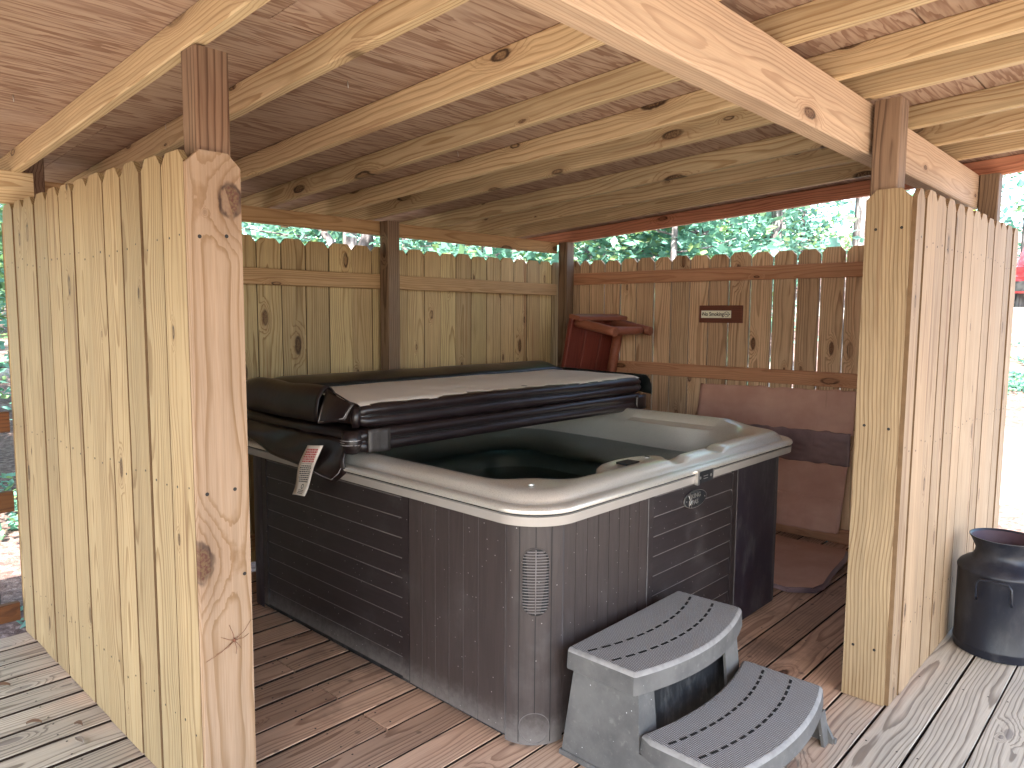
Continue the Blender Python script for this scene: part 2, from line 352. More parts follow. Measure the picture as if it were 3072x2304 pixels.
def panel_plastic(name, col, sc=(30, 30, 3)):
    t = NT(name); o = t.obj()
    g = t.noise(t.vec('MULTIPLY', o, (float(sc[0]), float(sc[1]), float(sc[2]))), 2.0, 4.0, 0.6, 0.6)[0]
    n = t.noise(o, 5.0, 5.0, 0.65)[0]; n2 = t.noise(o, 40.0, 5.0, 0.7)[0]
    x, y, z = t.sep(o)
    c = t.mix(t.sstep(g, 0.35, 0.65, 0.0, 0.5), col, tuple(k * 0.6 for k in col))
    low = t.sstep(t.math('ADD', z, t.math('MULTIPLY', n2, 0.12)), 0.06, 0.20, 0.55, 0.0)
    c = t.mix(t.math('MULTIPLY', t.sstep(n, 0.52, 0.75), 0.10), c, (0.20, 0.185, 0.18))
    c = t.mix(low, c, (0.20, 0.185, 0.175))
    sp = t.voro(o, 34.0)[0]
    c = t.mix(t.sstep(sp, 0.04, 0.09, 0.6, 0.0), c, (0.42, 0.40, 0.38))
    t.bump(g, 0.3, 0.0015)
    return t.done(c, t.math('ADD', 0.34, t.math('MULTIPLY', n, 0.25)), 0.45)
M['cab'] = panel_plastic('brown_cabinet_plastic', (0.042, 0.031, 0.029))
M['cabh'] = panel_plastic('brown_cabinet_plastic_flat', (0.023, 0.0165, 0.017), (3, 3, 30))
M['cabdark'] = plain('dark_access_panel', (0.018, 0.013, 0.022), 0.42, 0.4, var=0.3, dust=0.12)
M['groove'] = plain('dusty_groove', (0.15, 0.135, 0.13), 0.6, 0.3, var=0.6, scale=30)
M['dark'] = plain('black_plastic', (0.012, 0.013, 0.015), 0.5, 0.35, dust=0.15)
def acrylic():
    t = NT('pearl_acrylic'); o = t.obj(); n = t.noise(o, 3.0, 4.0)[0]; f = t.noise(o, 700.0, 1.0)[0]
    c = t.mix(n, (0.58, 0.55, 0.49), (0.68, 0.645, 0.58))
    t.b.inputs['Coat Weight'].default_value = 0.5; t.b.inputs['Coat Roughness'].default_value = 0.16
    return t.done(c, t.math('ADD', 0.24, t.math('MULTIPLY', f, 0.1)), 0.5, 0.58)
M['acrylic'] = acrylic()
M['skirt'] = plain('taupe_rim_band', (0.34, 0.31, 0.28), 0.35, 0.5, 0.2, var=0.15, dust=0.12)
M['vinyl'] = plain('dark_brown_vinyl', (0.013, 0.0075, 0.008), 0.34, 0.55, var=0.35, scale=6, bump=0.25, bscale=26, dust=0.10, dustc=(0.10, 0.08, 0.075))
M['vinyl2'] = plain('black_green_vinyl', (0.009, 0.012, 0.012), 0.32, 0.55, var=0.3, scale=6, bump=0.25, bscale=20)
M['liner'] = plain('white_vinyl_liner', (0.84, 0.79, 0.71), 0.5, 0.4, var=0.08, scale=4, bump=0.35, bscale=9)
M['thread'] = plain('pale_stitching', (0.45, 0.42, 0.42), 0.6, 0.3)
M['tagw'] = plain('cream_fabric_tag', (0.86, 0.78, 0.69), 0.7, 0.2, var=0.12)
M['ink'] = plain('black_ink', (0.02, 0.02, 0.02), 0.7, 0.2)
M['inkr'] = plain('red_ink', (0.62, 0.12, 0.12), 0.7, 0.2)
M['silver'] = plain('brushed_silver', (0.62, 0.60, 0.57), 0.3, 0.5, 0.9, var=0.1)
M['brass'] = plain('pale_brass_plate', (0.90, 0.90, 0.76), 0.5, 0.5, 0.0, var=0.1)
def water():
    t = NT('dark_pool_water'); o = t.obj()
    t.b.inputs['Transmission Weight'].default_value = 1.0; t.b.inputs['IOR'].default_value = 1.33
    t.bump(t.noise(o, 9.0, 2.0)[0], 0.06, 0.01)
    return t.done((0.09, 0.19, 0.19), 0.02, 0.5)
M['water'] = water()
def stepmat():
    t = NT('grey_step_plastic'); o = t.obj(); x, y, z = t.sep(o)
    n = t.noise(o, 6.0, 6.0, 0.65)[0]; n2 = t.noise(o, 45.0, 4.0, 0.7)[0]
    c = t.mix(t.sstep(n, 0.3, 0.7), (0.072, 0.070, 0.069), (0.125, 0.120, 0.115))
    c = t.mix(t.math('MULTIPLY', t.sstep(n2, 0.55, 0.75), 0.4), c, (0.20, 0.19, 0.18))
    sp = t.voro(o, 26.0)[0]; c = t.mix(t.sstep(sp, 0.03, 0.06, 0.7, 0.0), c, (0.6, 0.6, 0.6))
    return t, o, c, n
t, o, c, n = stepmat(); M['step'] = t.done(c, 0.55, 0.35); t.bump(t.noise(o, 120.0, 3.0)[0], 0.2, 0.001)
t, o, c, n = stepmat()
x, y, z = t.sep(o)
wv = t.math('SINE', t.math('MULTIPLY', t.math('ADD', y, t.math('MULTIPLY', x, 0.25)), 900.0))
wv2 = t.math('SINE', t.math('MULTIPLY', t.math('SUBTRACT', x, t.math('MULTIPLY', y, 0.25)), 900.0))
rid = t.math('MULTIPLY', t.math('ADD', wv, 1.0), t.math('ADD', t.math('MULTIPLY', wv2, 0.35), 0.65))
c = t.mix(t.sstep(rid, 0.3, 0.9, 0.9, 0.0), t.mix(0.8, c, (.46, .445, .43)), (0.035, 0.033, 0.035)); t.bump(rid, 0.5, 0.002)
M['tread'] = t.done(c, 0.6, 0.3); M['tread'].name = 'ridged_tread_plastic'
M['paleedge'] = plain('pale_step_edge', (.27, .26, .25), .6, .3, var=.6, scale=25)  # bevel faces in a paler grey than the step walls
M['can'] = plain('dark_painted_steel', (0.0085, 0.0105, 0.018), 0.38, 0.35, var=0.3, scale=5, bump=0.08, bscale=14, dust=0.12, dustc=(0.20, 0.19, 0.19))
M['canin'] = plain('can_inside', (0.05, 0.026, 0.035), 0.6, 0.3)
def cardboard(name, a, b, gloss=0.75):
    t = NT(name); o = t.obj(); n = t.noise(o, 3.0, 6.0, 0.6)[0]; x, y, z = t.sep(o)
    f = t.noise(t.vec('MULTIPLY', o, (14.0, 14.0, 1.2)), 1.0, 4.0, 0.7)[0]
    c = t.mix(t.sstep(n, 0.3, 0.7), a, b)
    c = t.mix(t.sstep(f, 0.62, 0.74, 0.0, 0.35), c, tuple(k * 0.5 for k in b))
    t.bump(t.math('ADD', t.noise(o, 11.0, 4.0)[0], t.math('MULTIPLY', t.math('SINE', t.math('MULTIPLY', x, 780.0)), 0.03)), 0.4, 0.006)
    return t.done(c, gloss, 0.3)
M['card'] = cardboard('brown_cardboard', (0.60, 0.36, 0.29), (0.48, 0.26, 0.21))
M['cardtorn'] = cardboard('peeled_grey_cardboard', (0.30, 0.205, 0.21), (0.15, 0.10, 0.11), 0.4)
M['cardflat'] = cardboard('tan_cardboard', (0.58, 0.36, 0.27), (0.48, 0.28, 0.20))

# ------------------------------------------------------------------ ground
def gh(u, v):
    h = -0.45 + 0.115 * max(0.0, -v - 0.8) + 0.045 * max(0.0, -u - 1.0)
    h += 0.12 * mnoise.noise(Vector((u * 0.35, v * 0.35, 3.1))) * min(1.0, (max(0, -v) + max(0, -u)) / 3.0)
    return h
mb = MB(); N = 90; A = 110.0
def gridc(i): 
    s_ = (i / N) * 2 - 1; return math.copysign(abs(s_) ** 1.9, s_) * A
vs = []
for i in range(N + 1):
    for j in range(N + 1):
        u, v = gridc(i), gridc(j); vs.append(P(u, v, gh(u, v)))
mb.add(vs, [[i * (N + 1) + j, (i + 1) * (N + 1) + j, (i + 1) * (N + 1) + j + 1, i * (N + 1) + j + 1] for i in range(N) for j in range(N)], 0, True)
def groundmat():
    t = NT('leaf_litter_ground'); p = t.pos()
    n = t.noise(p, 0.55, 4.0, 0.6)[0]
    l = t.voro(t.vec('MULTIPLY', p, (1.0, 1.0, 0.3)), 22.0); n3 = t.noise(p, 30.0, 4.0, 0.7)[0]
    lit = t.mix(t.sep(l[1])[0], (0.09, 0.06, 0.055), (0.26, 0.19, 0.17))
    lit = t.mix(t.sstep(n3, 0.4, 0.6, 0.0, 0.7), lit, (0.10, 0.06, 0.05))
    gr = t.mix(n3, (0.34, 0.31, 0.285), (0.20, 0.175, 0.16))
    c = t.mix(t.sstep(n, 0.36, 0.44), gr, lit)
    t.bump(n3, 0.8, 0.03)
    return t.done(c, 0.9, 0.1)
M['ground'] = groundmat()
tag(mb.build('ground', M['ground']), kind='structure')
# pale gravel drive climbing past the right of the shelter
t = NT('pale_gravel'); p = t.pos(); n3 = t.noise(p, 40.0, 4.0, 0.75)[0]
c = t.mix(n3, (0.40, 0.37, 0.34), (0.20, 0.18, 0.165)); t.bump(n3, 0.6, 0.02); M['gravel'] = t.done(c, 0.9, 0.1)
mb = MB(); 
def strip(path, wd):
    rows = []
    for k in range(len(path) - 1):
        for s_ in range(10):
            f = s_ / 10; u = path[k][0] * (1 - f) + path[k + 1][0] * f; v = path[k][1] * (1 - f) + path[k + 1][1] * f
            du = path[k + 1][0] - path[k][0]; dv = path[k + 1][1] - path[k][1]; l = math.hypot(du, dv)
            nu, nv = -dv / l, du / l
            rows.append([P(u + nu * a, v + nv * a, gh(u + nu * a, v + nv * a) + 0.03 - 0.02 * abs(q - 4) / 4) for q, a in
                         ((q, (q - 4) / 4 * wd * (1 + 0.12 * mnoise.noise(Vector((k + f, q, 0))))) for q in range(9))])
    mb.loft(rows, 0, False)
strip([(14, -2.0), (6, -3.3), (2.2, -4.2), (-2, -6.0), (-6, -9.5)], 1.3)
strip([(12, -13.5), (4, -15.0), (-2, -16.5), (-9, -20)], 1.2)
tag(mb.build('drive', M['gravel']), kind='structure')

# ------------------------------------------------------------------ deck
mb = MB(); PITCH = 0.1467; k0 = -6
JO = {1: [3.187], 3: [3.19], 5: [3.192]}
for k in range(k0, 32):
    ua = 0.98 + PITCH * k; uc = ua + PITCH / 2
    cuts = [-0.02] + ([3.19] if (k in (0, 1, 3, 5)) else [random.uniform(4.6, 5.4)]) + [6.45]
    if k in (1, 3, 5): cuts = [-0.02, 3.19, 6.45]
    elif k == 0: cuts = [-0.02, 2.2, 6.45]
    gap = random.choice((0.014, 0.017)) if k < 4 else random.choice((0.008, 0.010, 0.012)) if k < 12 else random.choice((0.006, 0.008))
    for a, b in zip(cuts[:-1], cuts[1:]):
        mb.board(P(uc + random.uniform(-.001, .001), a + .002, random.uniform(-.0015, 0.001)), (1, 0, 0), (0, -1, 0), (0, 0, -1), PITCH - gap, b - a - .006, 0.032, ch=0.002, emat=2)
        for vv in [a + 0.03, b - 0.03] + [q * 0.61 + 0.3 for q in range(int(a / 0.61), int((b - .3) / 0.61)) if q * 0.61 + 0.3 > a + 0.1]:
            for du in (-0.045, 0.045):
                mb.disc(P(uc + du + random.uniform(-.006, .006), vv + random.uniform(-.008, .008), 0.0012), (0, 0, 1), 0.0036, 1, 6, 0.0004)
# joists and rim under the boards
for v in [0.02, 0.4, 1.2, 2.0, 2.8, 3.6, 4.4, 5.2, 6.0, 6.4]:
    mb.board(P(0.12, v, -0.105), (0, 0, 1), (1, 0, 0), (0, 1, 0), 0.14, 5.5, 0.038)
mb.board(P(0.10, -0.02, -0.105), (0, 0, 1), (0, -1, 0), (1, 0, 0), 0.14, 6.47, 0.036)
for (o_, e_, n_, L_) in ((P(0.105, 6.46, -.245), (1, 0, 0), (0, -1, 0), 5.57), (P(5.68, -0.02, -.245), (0, -1, 0), (1, 0, 0), 6.47), (P(0.105, -0.025, -.245), (1, 0, 0), (0, 1, 0), 5.57), (P(0.098, -0.02, -.35), (0, -1, 0), (-1, 0, 0), 6.47)):
    mb.board(o_, (0, 0, 1), e_, n_, .44 if abs(o_[2] + .245) < .01 else .35, L_, .02)  # skirting added on all sides to keep light out from under the deck
deck = mb.build('deck', [M['deck'], M['screw'], M['seamshade']]); tag(deck, kind='structure')

# ------------------------------------------------------------------ shelter: posts, beams, rafters, sheathing
SL = 0.0614; ZB = 1.972
def rz(u): return ZB + SL * u
sh = thing('wooden_shelter', P(1.5, 1.9, 0), 'open pine shelter with sloping plywood roof over the hot tub', 'shelter')
def post(u, v, z, w=0.089, mat='post', pith=None, z0=0.0):
    m = MB(); m.board(P(u + w / 2, v + w, z0), (1, 0, 0), (0, 0, 1), (0, 1, 0), w, z - z0, w, ch=0.005, pith=pith)
    return m.build('post', M[mat], sh)
post(1.764, 3.681, rz(1.80) - .003, pith=(0.03, 11.2, 0.03)); post(2.889, 1.760, rz(2.93) - .003, pith=(-0.02, 31.0, -0.05))
post(2.874, 0.0, rz(2.9) - .003, mat='post'); post(0.022, 0.0, rz(0.02) - .003); post(0.010, 1.730, rz(0.0) - .003); post(-0.032, 3.640, 2.06)
m = MB(); m.board(P(-0.010, 0.087, (1.885 + ZB) / 2), (0, 0, 1), (0, -1, 0), (-1, 0, 0), ZB - 1.885 - .002, 3.638 - 0.087, 0.036, ch=0.004); 
m.v = [q + Vector((0.018, 0, 0)) for q in m.v]; m.build('beam', M['rail'], sh)
m = MB(); m.board(P(0.100, 3.695, 1.916), (0, 0, 1), (0, -1, 0), (-1, 0, 0), 0.136, 2.7, 0.038, ch=0.004); m.build('beam', M['rafter'], sh)
dirb = (P(2.888, 5.9, 0) - P(2.868, 0.0, 0)).normalized()
m = MB(); m.board(P(2.870, 0.055, 2.061), (0, 0, 1), dirb, (-1, 0, 0), 0.178, 6.2, 0.076, ch=0.005, pith=(0.02, 4.0, 0.05)); m.build('beam', M['beam'], sh)
RV = [3.735, 3.400, 2.955, 2.550, 2.150, 1.862, 1.320, 0.940, 0.543, 4.20, 4.70, 5.2, 5.7, 6.2]
for i, v in enumerate(RV):
    m = MB(); u0 = -0.52 + random.uniform(-.01, .01)
    ey = Vector((1, 0, SL)).normalized(); ez = Vector((-SL, 0, 1)).normalized()
    o_ = P(u0, v, rz(u0) + random.uniform(-.001, .001)) + ez * 0.0445
    m.board(o_, ez, ey, (0, -1, 0), 0.089, 5.75, 0.038, ch=0.004)
    m.build('rafter', M['rafter'], sh)
m = MB(); m.board(P(-0.52, -0.041, rz(-0.52)) + ez * 0.0445, ez, ey, (0, -1, 0), 0.089, 5.75, 0.038, ch=0.004)
tag(m.build('rafter', M['redrafter'], sh), 'reddish end rafter above the brown back fence')
# plywood sheets, long grain along v
m = MB()
us = [-0.66, 0.69 - 1.2192 + 0.004, 0.69, 0.69 + 1.2192, 0.69 + 2.4384, 0.69 + 3.6576, 5.35]
us = [-0.66, 0.69, 1.91, 3.13, 4.35, 5.35]
for i in range(len(us) - 1):
    a, b = us[i], us[i + 1]; off = 0.0 if i % 2 else -1.22; v = -0.07; q = -0.07 + 2.44 + off
    while v < 6.45:
        e = min(max(q, v + .3), 6.5)
        c_ = P((a + b) / 2, v + .001, rz((a + b) / 2)) + ez * 0.0895
        m.board(c_, ey, (0, -1, 0), ez, (b - a) / 1.0 - 0.003, e - v - .003, 0.012, ch=0.0005)
        v = e; q = e + 2.44
m.build('roof_sheathing', M['ply'], sh)
m = MB(); m.board(P(2.345, -0.08, rz(2.345)) + ez * 0.1035, ey, (0, -1, 0), ez, 6.06, 6.6, 0.02, ch=0.002)
m.build('roofing', plain('dark_roofing', (0.09, 0.085, 0.08), 0.9, 0.2), sh)
for (u, v) in ((0.847, 3.931), (0.848, 3.437), (0.708, 3.374), (1.677, 3.437), (1.677, 2.935), (1.664, 3.176), (1.689, 2.171), (2.073, 1.76), (0.85, 1.676), (1.738, 1.727),
               (-0.413, 3.452), (-0.445, 3.382), (3.3, 1.6), (3.35, 2.3), (2.5, 2.4), (1.25, 2.30), (2.3, 1.2), (1.45, 1.1)):
    m = MB(); b_ = P(u, v, rz(u)) + ez * 0.0895
    m.tube([b_, b_ - ez * 0.022 + Vector((random.uniform(-.003, .003), random.uniform(-.003, .003), 0))], 0.0016, 5)
    m.build('nail', M['nail'], sh)

# ------------------------------------------------------------------ fences
def picket_panel(mb, edges, base, along, out, top0, top1, gaps, th=0.016, z0=0.004, nailz=(), nail_out=True):
    """edges: positions along the wall; base(p) -> point on the outer face at floor level; out: outward normal."""
    n = len(edges) - 1
    for i in range(n):
        a, b = edges[i], edges[i + 1]
        g = gaps[i % len(gaps)]; w = abs(b - a) - g; c_ = (a + b) / 2
        f = i / max(1, n - 1); top = top0 * (1 - f) + top1 * f + random.uniform(-.006, .006)
        e = random.uniform(0.027, 0.036); h = w / 2
        L = top - z0
        outl = [(-h, 0), (h, 0), (h, L - e * 1.05), (h - e, L), (-h + e, L), (-h, L - e * 1.05)]
        lean = random.uniform(-.0012, .0012)
        dz = random.uniform(-.003, .003)
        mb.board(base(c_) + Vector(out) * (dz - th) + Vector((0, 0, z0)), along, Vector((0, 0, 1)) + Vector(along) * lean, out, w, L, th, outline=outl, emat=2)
        for nz in nailz:
            for s_ in (-1, 1):
                q = base(c_ + s_ * w * random.uniform(.2, .3)) + Vector((0, 0, nz + random.uniform(-.02, .02)))
                mb.disc(q + Vector(out) * (dz + .0002), out, random.uniform(.0024, .004), 1, 7, 0.0006)
# left fence, seen from outside
fl = thing('picket_fence', P(0.98, 3.80, 0), 'pale yellow dog-eared picket fence along the near left side of the shelter', 'fence', 'picket fences round the hot tub')
eL = [0.092, 0.240, 0.386, 0.535, 0.683, 0.830, 0.978, 1.126, 1.274, 1.420, 1.567, 1.713, 1.856]
m = MB(); picket_panel(m, eL, lambda p: P(p, 3.811, 0), (1, 0, 0), (0, -1, 0), 1.838, 1.818, [.008, .010, .008, .012, .007, .011, .012, .007, .009, .012, .014, .006], nailz=(1.585, 0.92, 0.24))
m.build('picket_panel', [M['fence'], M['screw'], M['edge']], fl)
for z in (1.60, 0.93, 0.22):
    m = MB(); m.board(P(0.06, 3.771, z), (0, 0, 1), (1, 0, 0), (0, -1, 0), 0.089, 1.79, 0.0235); m.build('rail', M['rail'], fl)
def endboard(parent, o, along, out, w, top, mat, nails, pith):
    m = MB(); h = w / 2; e = 0.034
    m.board(o, along, (0, 0, 1), out, w, top, 0.018, outline=[(-h, 0), (h, 0), (h, top - e), (h - e, top), (-h + e, top), (-h, top - e)], pith=pith)
    for (x, z) in nails: m.disc(Vector(o) + Vector(along) * x + Vector((0, 0, z)) + Vector(out) * .0182, out, 0.0052, 1, 10, 0.0008)
    return m.build('end_board', [M[mat], M['screw']], parent)
# board x axis: +Y (= -v) seen from +X is image right
endboard(fl, P(1.8565, 3.7395, 0.002), (0, 1, 0), (1, 0, 0), 0.143, 1.812, 'endl',
         ((-0.044, 1.592), (0.028, 1.598), (-0.046, 0.916), (0.031, 0.917), (0.052, 0.674)), (0, 0, 0.055))
# right fence
fr = thing('picket_fence', P(3.03, 0.95, 0), 'pale picket fence on the right, beside the black milk can', 'fence', 'picket fences round the hot tub')
eR = [1.862, 1.757, 1.610, 1.463, 1.316, 1.169, 1.022, 0.875, 0.728, 0.581, 0.434, 0.287, 0.140, 0.004]
m = MB(); picket_panel(m, eR, lambda p: P(3.048, p, 0), (0, 1, 0), (1, 0, 0), 1.842, 1.856, [.008, .013, .007, .015, .009, .014, .008, .011, .009, .008, .011, .008, .009], nailz=(1.66, 0.93, 0.27))
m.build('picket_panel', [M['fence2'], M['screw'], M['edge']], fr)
for z in (1.68, 0.93, 0.25):
    m = MB(); m.board(P(2.980, 1.845, z), (0, 0, 1), (0, 1, 0), (1, 0, 0), 0.089, 1.83, 0.050); m.build('rail', M['rail'], fr)
endboard(fr, P(2.9585, 1.8495, 0.002), (1, 0, 0), (0, -1, 0), 0.145, 1.838, 'endr',
         ((-0.037, 1.702), (0.046, 1.703), (-0.041, 1.012), (0.040, 1.007), (-0.040, 0.197), (0.033, 0.199)), (0.115, 7.0, 0.012))
# back-left fence (inside face seen)
fa = thing('picket_fence', P(-0.03, 1.9, 0), 'yellowish inner picket fence behind the folded tub cover', 'fence', 'picket fences round the hot tub')
eA = [-0.04, 0.103, 0.250, 0.401, 0.547, 0.688, 0.838, 0.991, 1.138, 1.283, 1.427, 1.568, 1.720, 1.850, 1.999, 2.163, 2.318, 2.471, 2.619, 2.77, 2.92, 3.07, 3.22, 3.37, 3.52, 3.66, 3.79]
m = MB(); picket_panel(m, eA, lambda p: P(-0.030, p, 0), (0, 1, 0), (1, 0, 0), 1.816, 1.816, [.005, .006, .0045, .004, .005, .0065, .004], nailz=())
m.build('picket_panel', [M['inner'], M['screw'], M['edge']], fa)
for z in (1.600, 0.930, 0.12):
    m = MB(); m.board(P(-0.028, 0.09, z), (0, 0, 1), (0, -1, 0), (1, 0, 0), 0.090, 3.68, 0.036, ch=0.004); m.build('rail', M['rail'], fa)
# back fence
fb = thing('picket_fence', P(1.45, -0.03, 0), 'brownish picket fence with bright gaps, carrying the no smoking sign', 'fence', 'picket fences round the hot tub')
eB = [0.005, 0.151, 0.245, 0.390, 0.537, 0.683, 0.835, 0.978, 1.124, 1.274, 1.422, 1.575, 1.727, 1.882, 2.030, 2.180, 2.33, 2.48, 2.63, 2.78, 2.90]
m = MB(); picket_panel(m, eB, lambda p: P(p, -0.030, 0), (1, 0, 0), (0, -1, 0), 1.823, 1.823, [.007, .004, .009, .010, .010, .009, .010, .006, .008, .009, .009, .011, .013, .012, .012], nailz=())
m.build('picket_panel', [M['back'], M['screw'], M['edge']], fb)
for z in (1.684, 1.014, 0.045):
    m = MB(); m.board(P(0.112, -0.028, z), (0, 0, 1), (1, 0, 0), (0, -1, 0), 0.090, 2.76, 0.028, ch=0.004); m.build('rail', M['rail2'], fb)

# brown stained deck railing on the far left
rl = thing('deck_railing', P(0.03, 5.0, 0), 'dark brown stained deck railing running off to the left', 'railing')
for z, w in ((0.921, 0.089), (0.570, 0.089), (0.073, 0.080)):
    m = MB(); m.board(P(0.03, 3.815, z), (0, 0, 1), (0, -1, 0), (-1, 0, 0), w, 2.6, 0.036); m.build('rail', M['stain'], rl)
for v in (5.0, 6.3):
    m = MB(); m.board(P(-0.05, v, 0), (1, 0, 0), (0, 0, 1), (0, -1, 0), 0.089, 1.0, 0.089); m.build('post', M['stain'], rl)

# ------------------------------------------------------------------ hot tub
HT = P(1.39, 2.03, 0)
ht = thing('hot_tub', HT, 'brown panelled hot tub with pearl silver rim and dark water', 'hot tub')
def rr(u0, u1, v0, v1, rad, z, nc=16, ns=30):
    """rounded rectangle, same number of points whatever its size; starts on the near side, runs to the near right corner"""
    pts = []
    rad = min(rad, (u1 - u0) / 2 - .001, (v1 - v0) / 2 - .001)
    cs = [((u1 - rad, v1 - rad), 90, (u0 + rad, v1), (u1 - rad, v1)), ((u1 - rad, v0 + rad), 0, (u1, v1 - rad), (u1, v0 + rad)),
          ((u0 + rad, v0 + rad), -90, (u1 - rad, v0), (u0 + rad, v0)), ((u0 + rad, v1 - rad), 180, (u0, v0 + rad), (u0, v1 - rad))]
    for (c_, a0, s0, s1) in cs:
        for k in range(ns):
            f = k / ns; pts.append((s0[0] * (1 - f) + s1[0] * f, s0[1] * (1 - f) + s1[1] * f))
        for k in range(nc):
            an = R(a0 - 90 * k / nc); pts.append((c_[0] + rad * math.cos(an), c_[1] + rad * math.sin(an)))
    return [P(u, v, z) for u, v in pts]
U0, U1, V0, V1 = 0.45, 2.33, 1.09, 2.97
# plain inner core and base strip
m = MB(); m.loft([rr(U0 + .03, U1 - .03, V0 + .03, V1 - .03, 0.11, 0.0), rr(U0 + .03, U1 - .03, V0 + .03, V1 - .03, 0.11, 0.05)], 0, True, False, cap0=True)
m.build('base_strip', M['dark'], ht)
def side_frame(side):
    if side == 'near': return lambda a, d, z: P(a, V1 + d, z), 1
    return lambda a, d, z: P(U1 + d, a, z), -1
def louvers(side, a0, a1, name='louver_panel'):
    F, sg = side_frame(side); m = MB(); z0, z1 = 0.035, 0.758
    b = 0.036
    def quadbox(a, b_, zl, zh, d0, d1, d2, d3, mat=0):
        vs = [F(a, d0, zl), F(b_, d0, zl), F(b_, d2, zh), F(a, d2, zh), F(a, d1, zl), F(b_, d1, zl), F(b_, d3, zh), F(a, d3, zh)]
        m.add(vs, [[0, 1, 2, 3], [4, 5, 6, 7], [0, 1, 5, 4], [2, 3, 7, 6], [0, 3, 7, 4], [1, 2, 6, 5]], mat)
    quadbox(a0, a0 + b, z0, z1, -.02, 0, -.02, 0); quadbox(a1 - b, a1, z0, z1, -.02, 0, -.02, 0)
    quadbox(a0 + b, a1 - b, z1 - .03, z1, -.02, -.001, -.02, -.001); 
    zz = z0 + .004; i = 0
    while zz < z1 - .04:
        ze = min(zz + .0765, z1 - .03)
        quadbox(a0 + b, a1 - b, zz, ze - .0055, -.02, -.0015, -.02, -.009)
        quadbox(a0 + b + .01, a1 - b - .01, ze - .0055, ze, -.02, -.0040, -.02, -.0005, 1)
        zz = ze; i += 1
    return m.build(name, [M['cabh'], M['groove']], ht)
def planks(side, edges, name='plank_panel'):
    F, sg = side_frame(side); m = MB(); z0, z1 = 0.03, 0.758
    for a, b in zip(edges[:-1], edges[1:]):
        g = .0017
        for (x0, x1, d, mat) in ((min(a, b) + g, max(a, b) - g, 0.0, 0),):
            vs = [F(x0, -.02, z0), F(x1, -.02, z0), F(x1, -.02, z1), F(x0, -.02, z1), F(x0, d, z0), F(x1, d, z0), F(x1, d, z1), F(x0, d, z1)]
            m.add(vs, [[0, 1, 2, 3], [4, 5, 6, 7], [0, 1, 5, 4], [2, 3, 7, 6], [0, 3, 7, 4], [1, 2, 6, 5]], mat)
        vs = [F(b - g, -.0022, z0), F(b + g, -.0022, z0), F(b + g, -.0022, z1), F(b - g, -.0022, z1)]
        m.add(vs, [[0, 1, 2, 3]], 1)
    return m.build(name, [M['cab'], M['groove']], ht)
louvers('near', 0.63, 1.704); planks('near', [1.708 + 0.0725 * k for k in range(6)] + [2.195])
planks('right', [2.840 - 0.062 * k for k in range(8)] + [2.348]); louvers('right', 2.344, 1.630) if False else None
F_, _ = side_frame('right')
louvers('right', 1.632, 2.344)
# dark corner pieces on the far right and far left, one smooth wrap each
def wrap(a, name, mat, parts=None):
    return None
def corner_strip(cu, cv, su, sv, rad, lead_a, lead_b, name, mats, grooves=0):
    """vertical panel going round one rounded corner; (cu, cv) the sharp corner, su, sv inward signs"""
    m = MB(); path = []
    for k in range(7): path.append((cu + su * (rad + lead_a * (1 - k / 6)), cv))
    for k in range(1, 24):
        an = math.pi / 2 * k / 24; path.append((cu + su * rad * (1 - math.sin(an)), cv + sv * rad * (1 - math.cos(an))))
    for k in range(7): path.append((cu, cv + sv * (rad + lead_b * k / 6)))
    for z0, z1 in ((0.012, 0.758),):
        inn = [(u + su * .012, v + sv * .012) for u, v in path]
        rings = [[P(u, v, z0) for u, v in path], [P(u, v, z1) for u, v in path]]
        m.loft(rings, 0, False); 
    if grooves:
        ln = [0]
        for p, q in zip(path[:-1], path[1:]): ln.append(ln[-1] + math.hypot(q[0] - p[0], q[1] - p[1]))
        for gk in range(1, grooves):
            tl = ln[-1] * gk / grooves
            i = max(j for j in range(len(ln)) if ln[j] <= tl); f = (tl - ln[i]) / (ln[i + 1] - ln[i])
            u = path[i][0] * (1 - f) + path[i + 1][0] * f; v = path[i][1] * (1 - f) + path[i + 1][1] * f
            cc = Vector((cu + su * rad, cv + sv * rad)); nn = (Vector((u, v)) - cc).normalized(); tt = Vector((-nn.y, nn.x))
            a = Vector((u, v)) + nn * .0012
            for (za, zb) in (((0.12, 0.445), (0.667, 0.757)) if gk == grooves // 2 else ((0.02, 0.757),)):
                p0, p1 = a - tt * .0013, a + tt * .0013
                m.add([P(p0.x, p0.y, za), P(p1.x, p1.y, za), P(p1.x, p1.y, zb), P(p0.x, p0.y, zb)], [[0, 1, 2, 3]], 1)
    return m.build(name, mats, ht)
cp = corner_strip(U1, V1, -1, -1, 0.133, 0.0, 0.0, 'corner_panel', [M['cab'], M['ink']], 4)
cpd = corner_strip(U1, V0, -1, 1, 0.133, 0.4, 0.405, 'access_panel', [M['cabdark'], M['groove']])
corner_strip(U0, V1, 1, -1, 0.133, 0.045, 0.5, 'corner_panel', [M['cabdark'], M['ink']])
corner_strip(U0, V0, 1, 1, 0.133, 0.8, 1.0, 'corner_panel', [M['cabdark'], M['ink']])
for v, hw in ((1.2235, .004), (1.6295, .004), (2.346, .003)):
    m = MB(); m.add([P(U1 + .0015, v - hw, .02), P(U1 + .0015, v + hw, .02), P(U1 + .0015, v + hw, .757), P(U1 + .0015, v - hw, .757)], [[0, 1, 2, 3]], 0)
    m.build('seam_strip', M['groove'], ht)
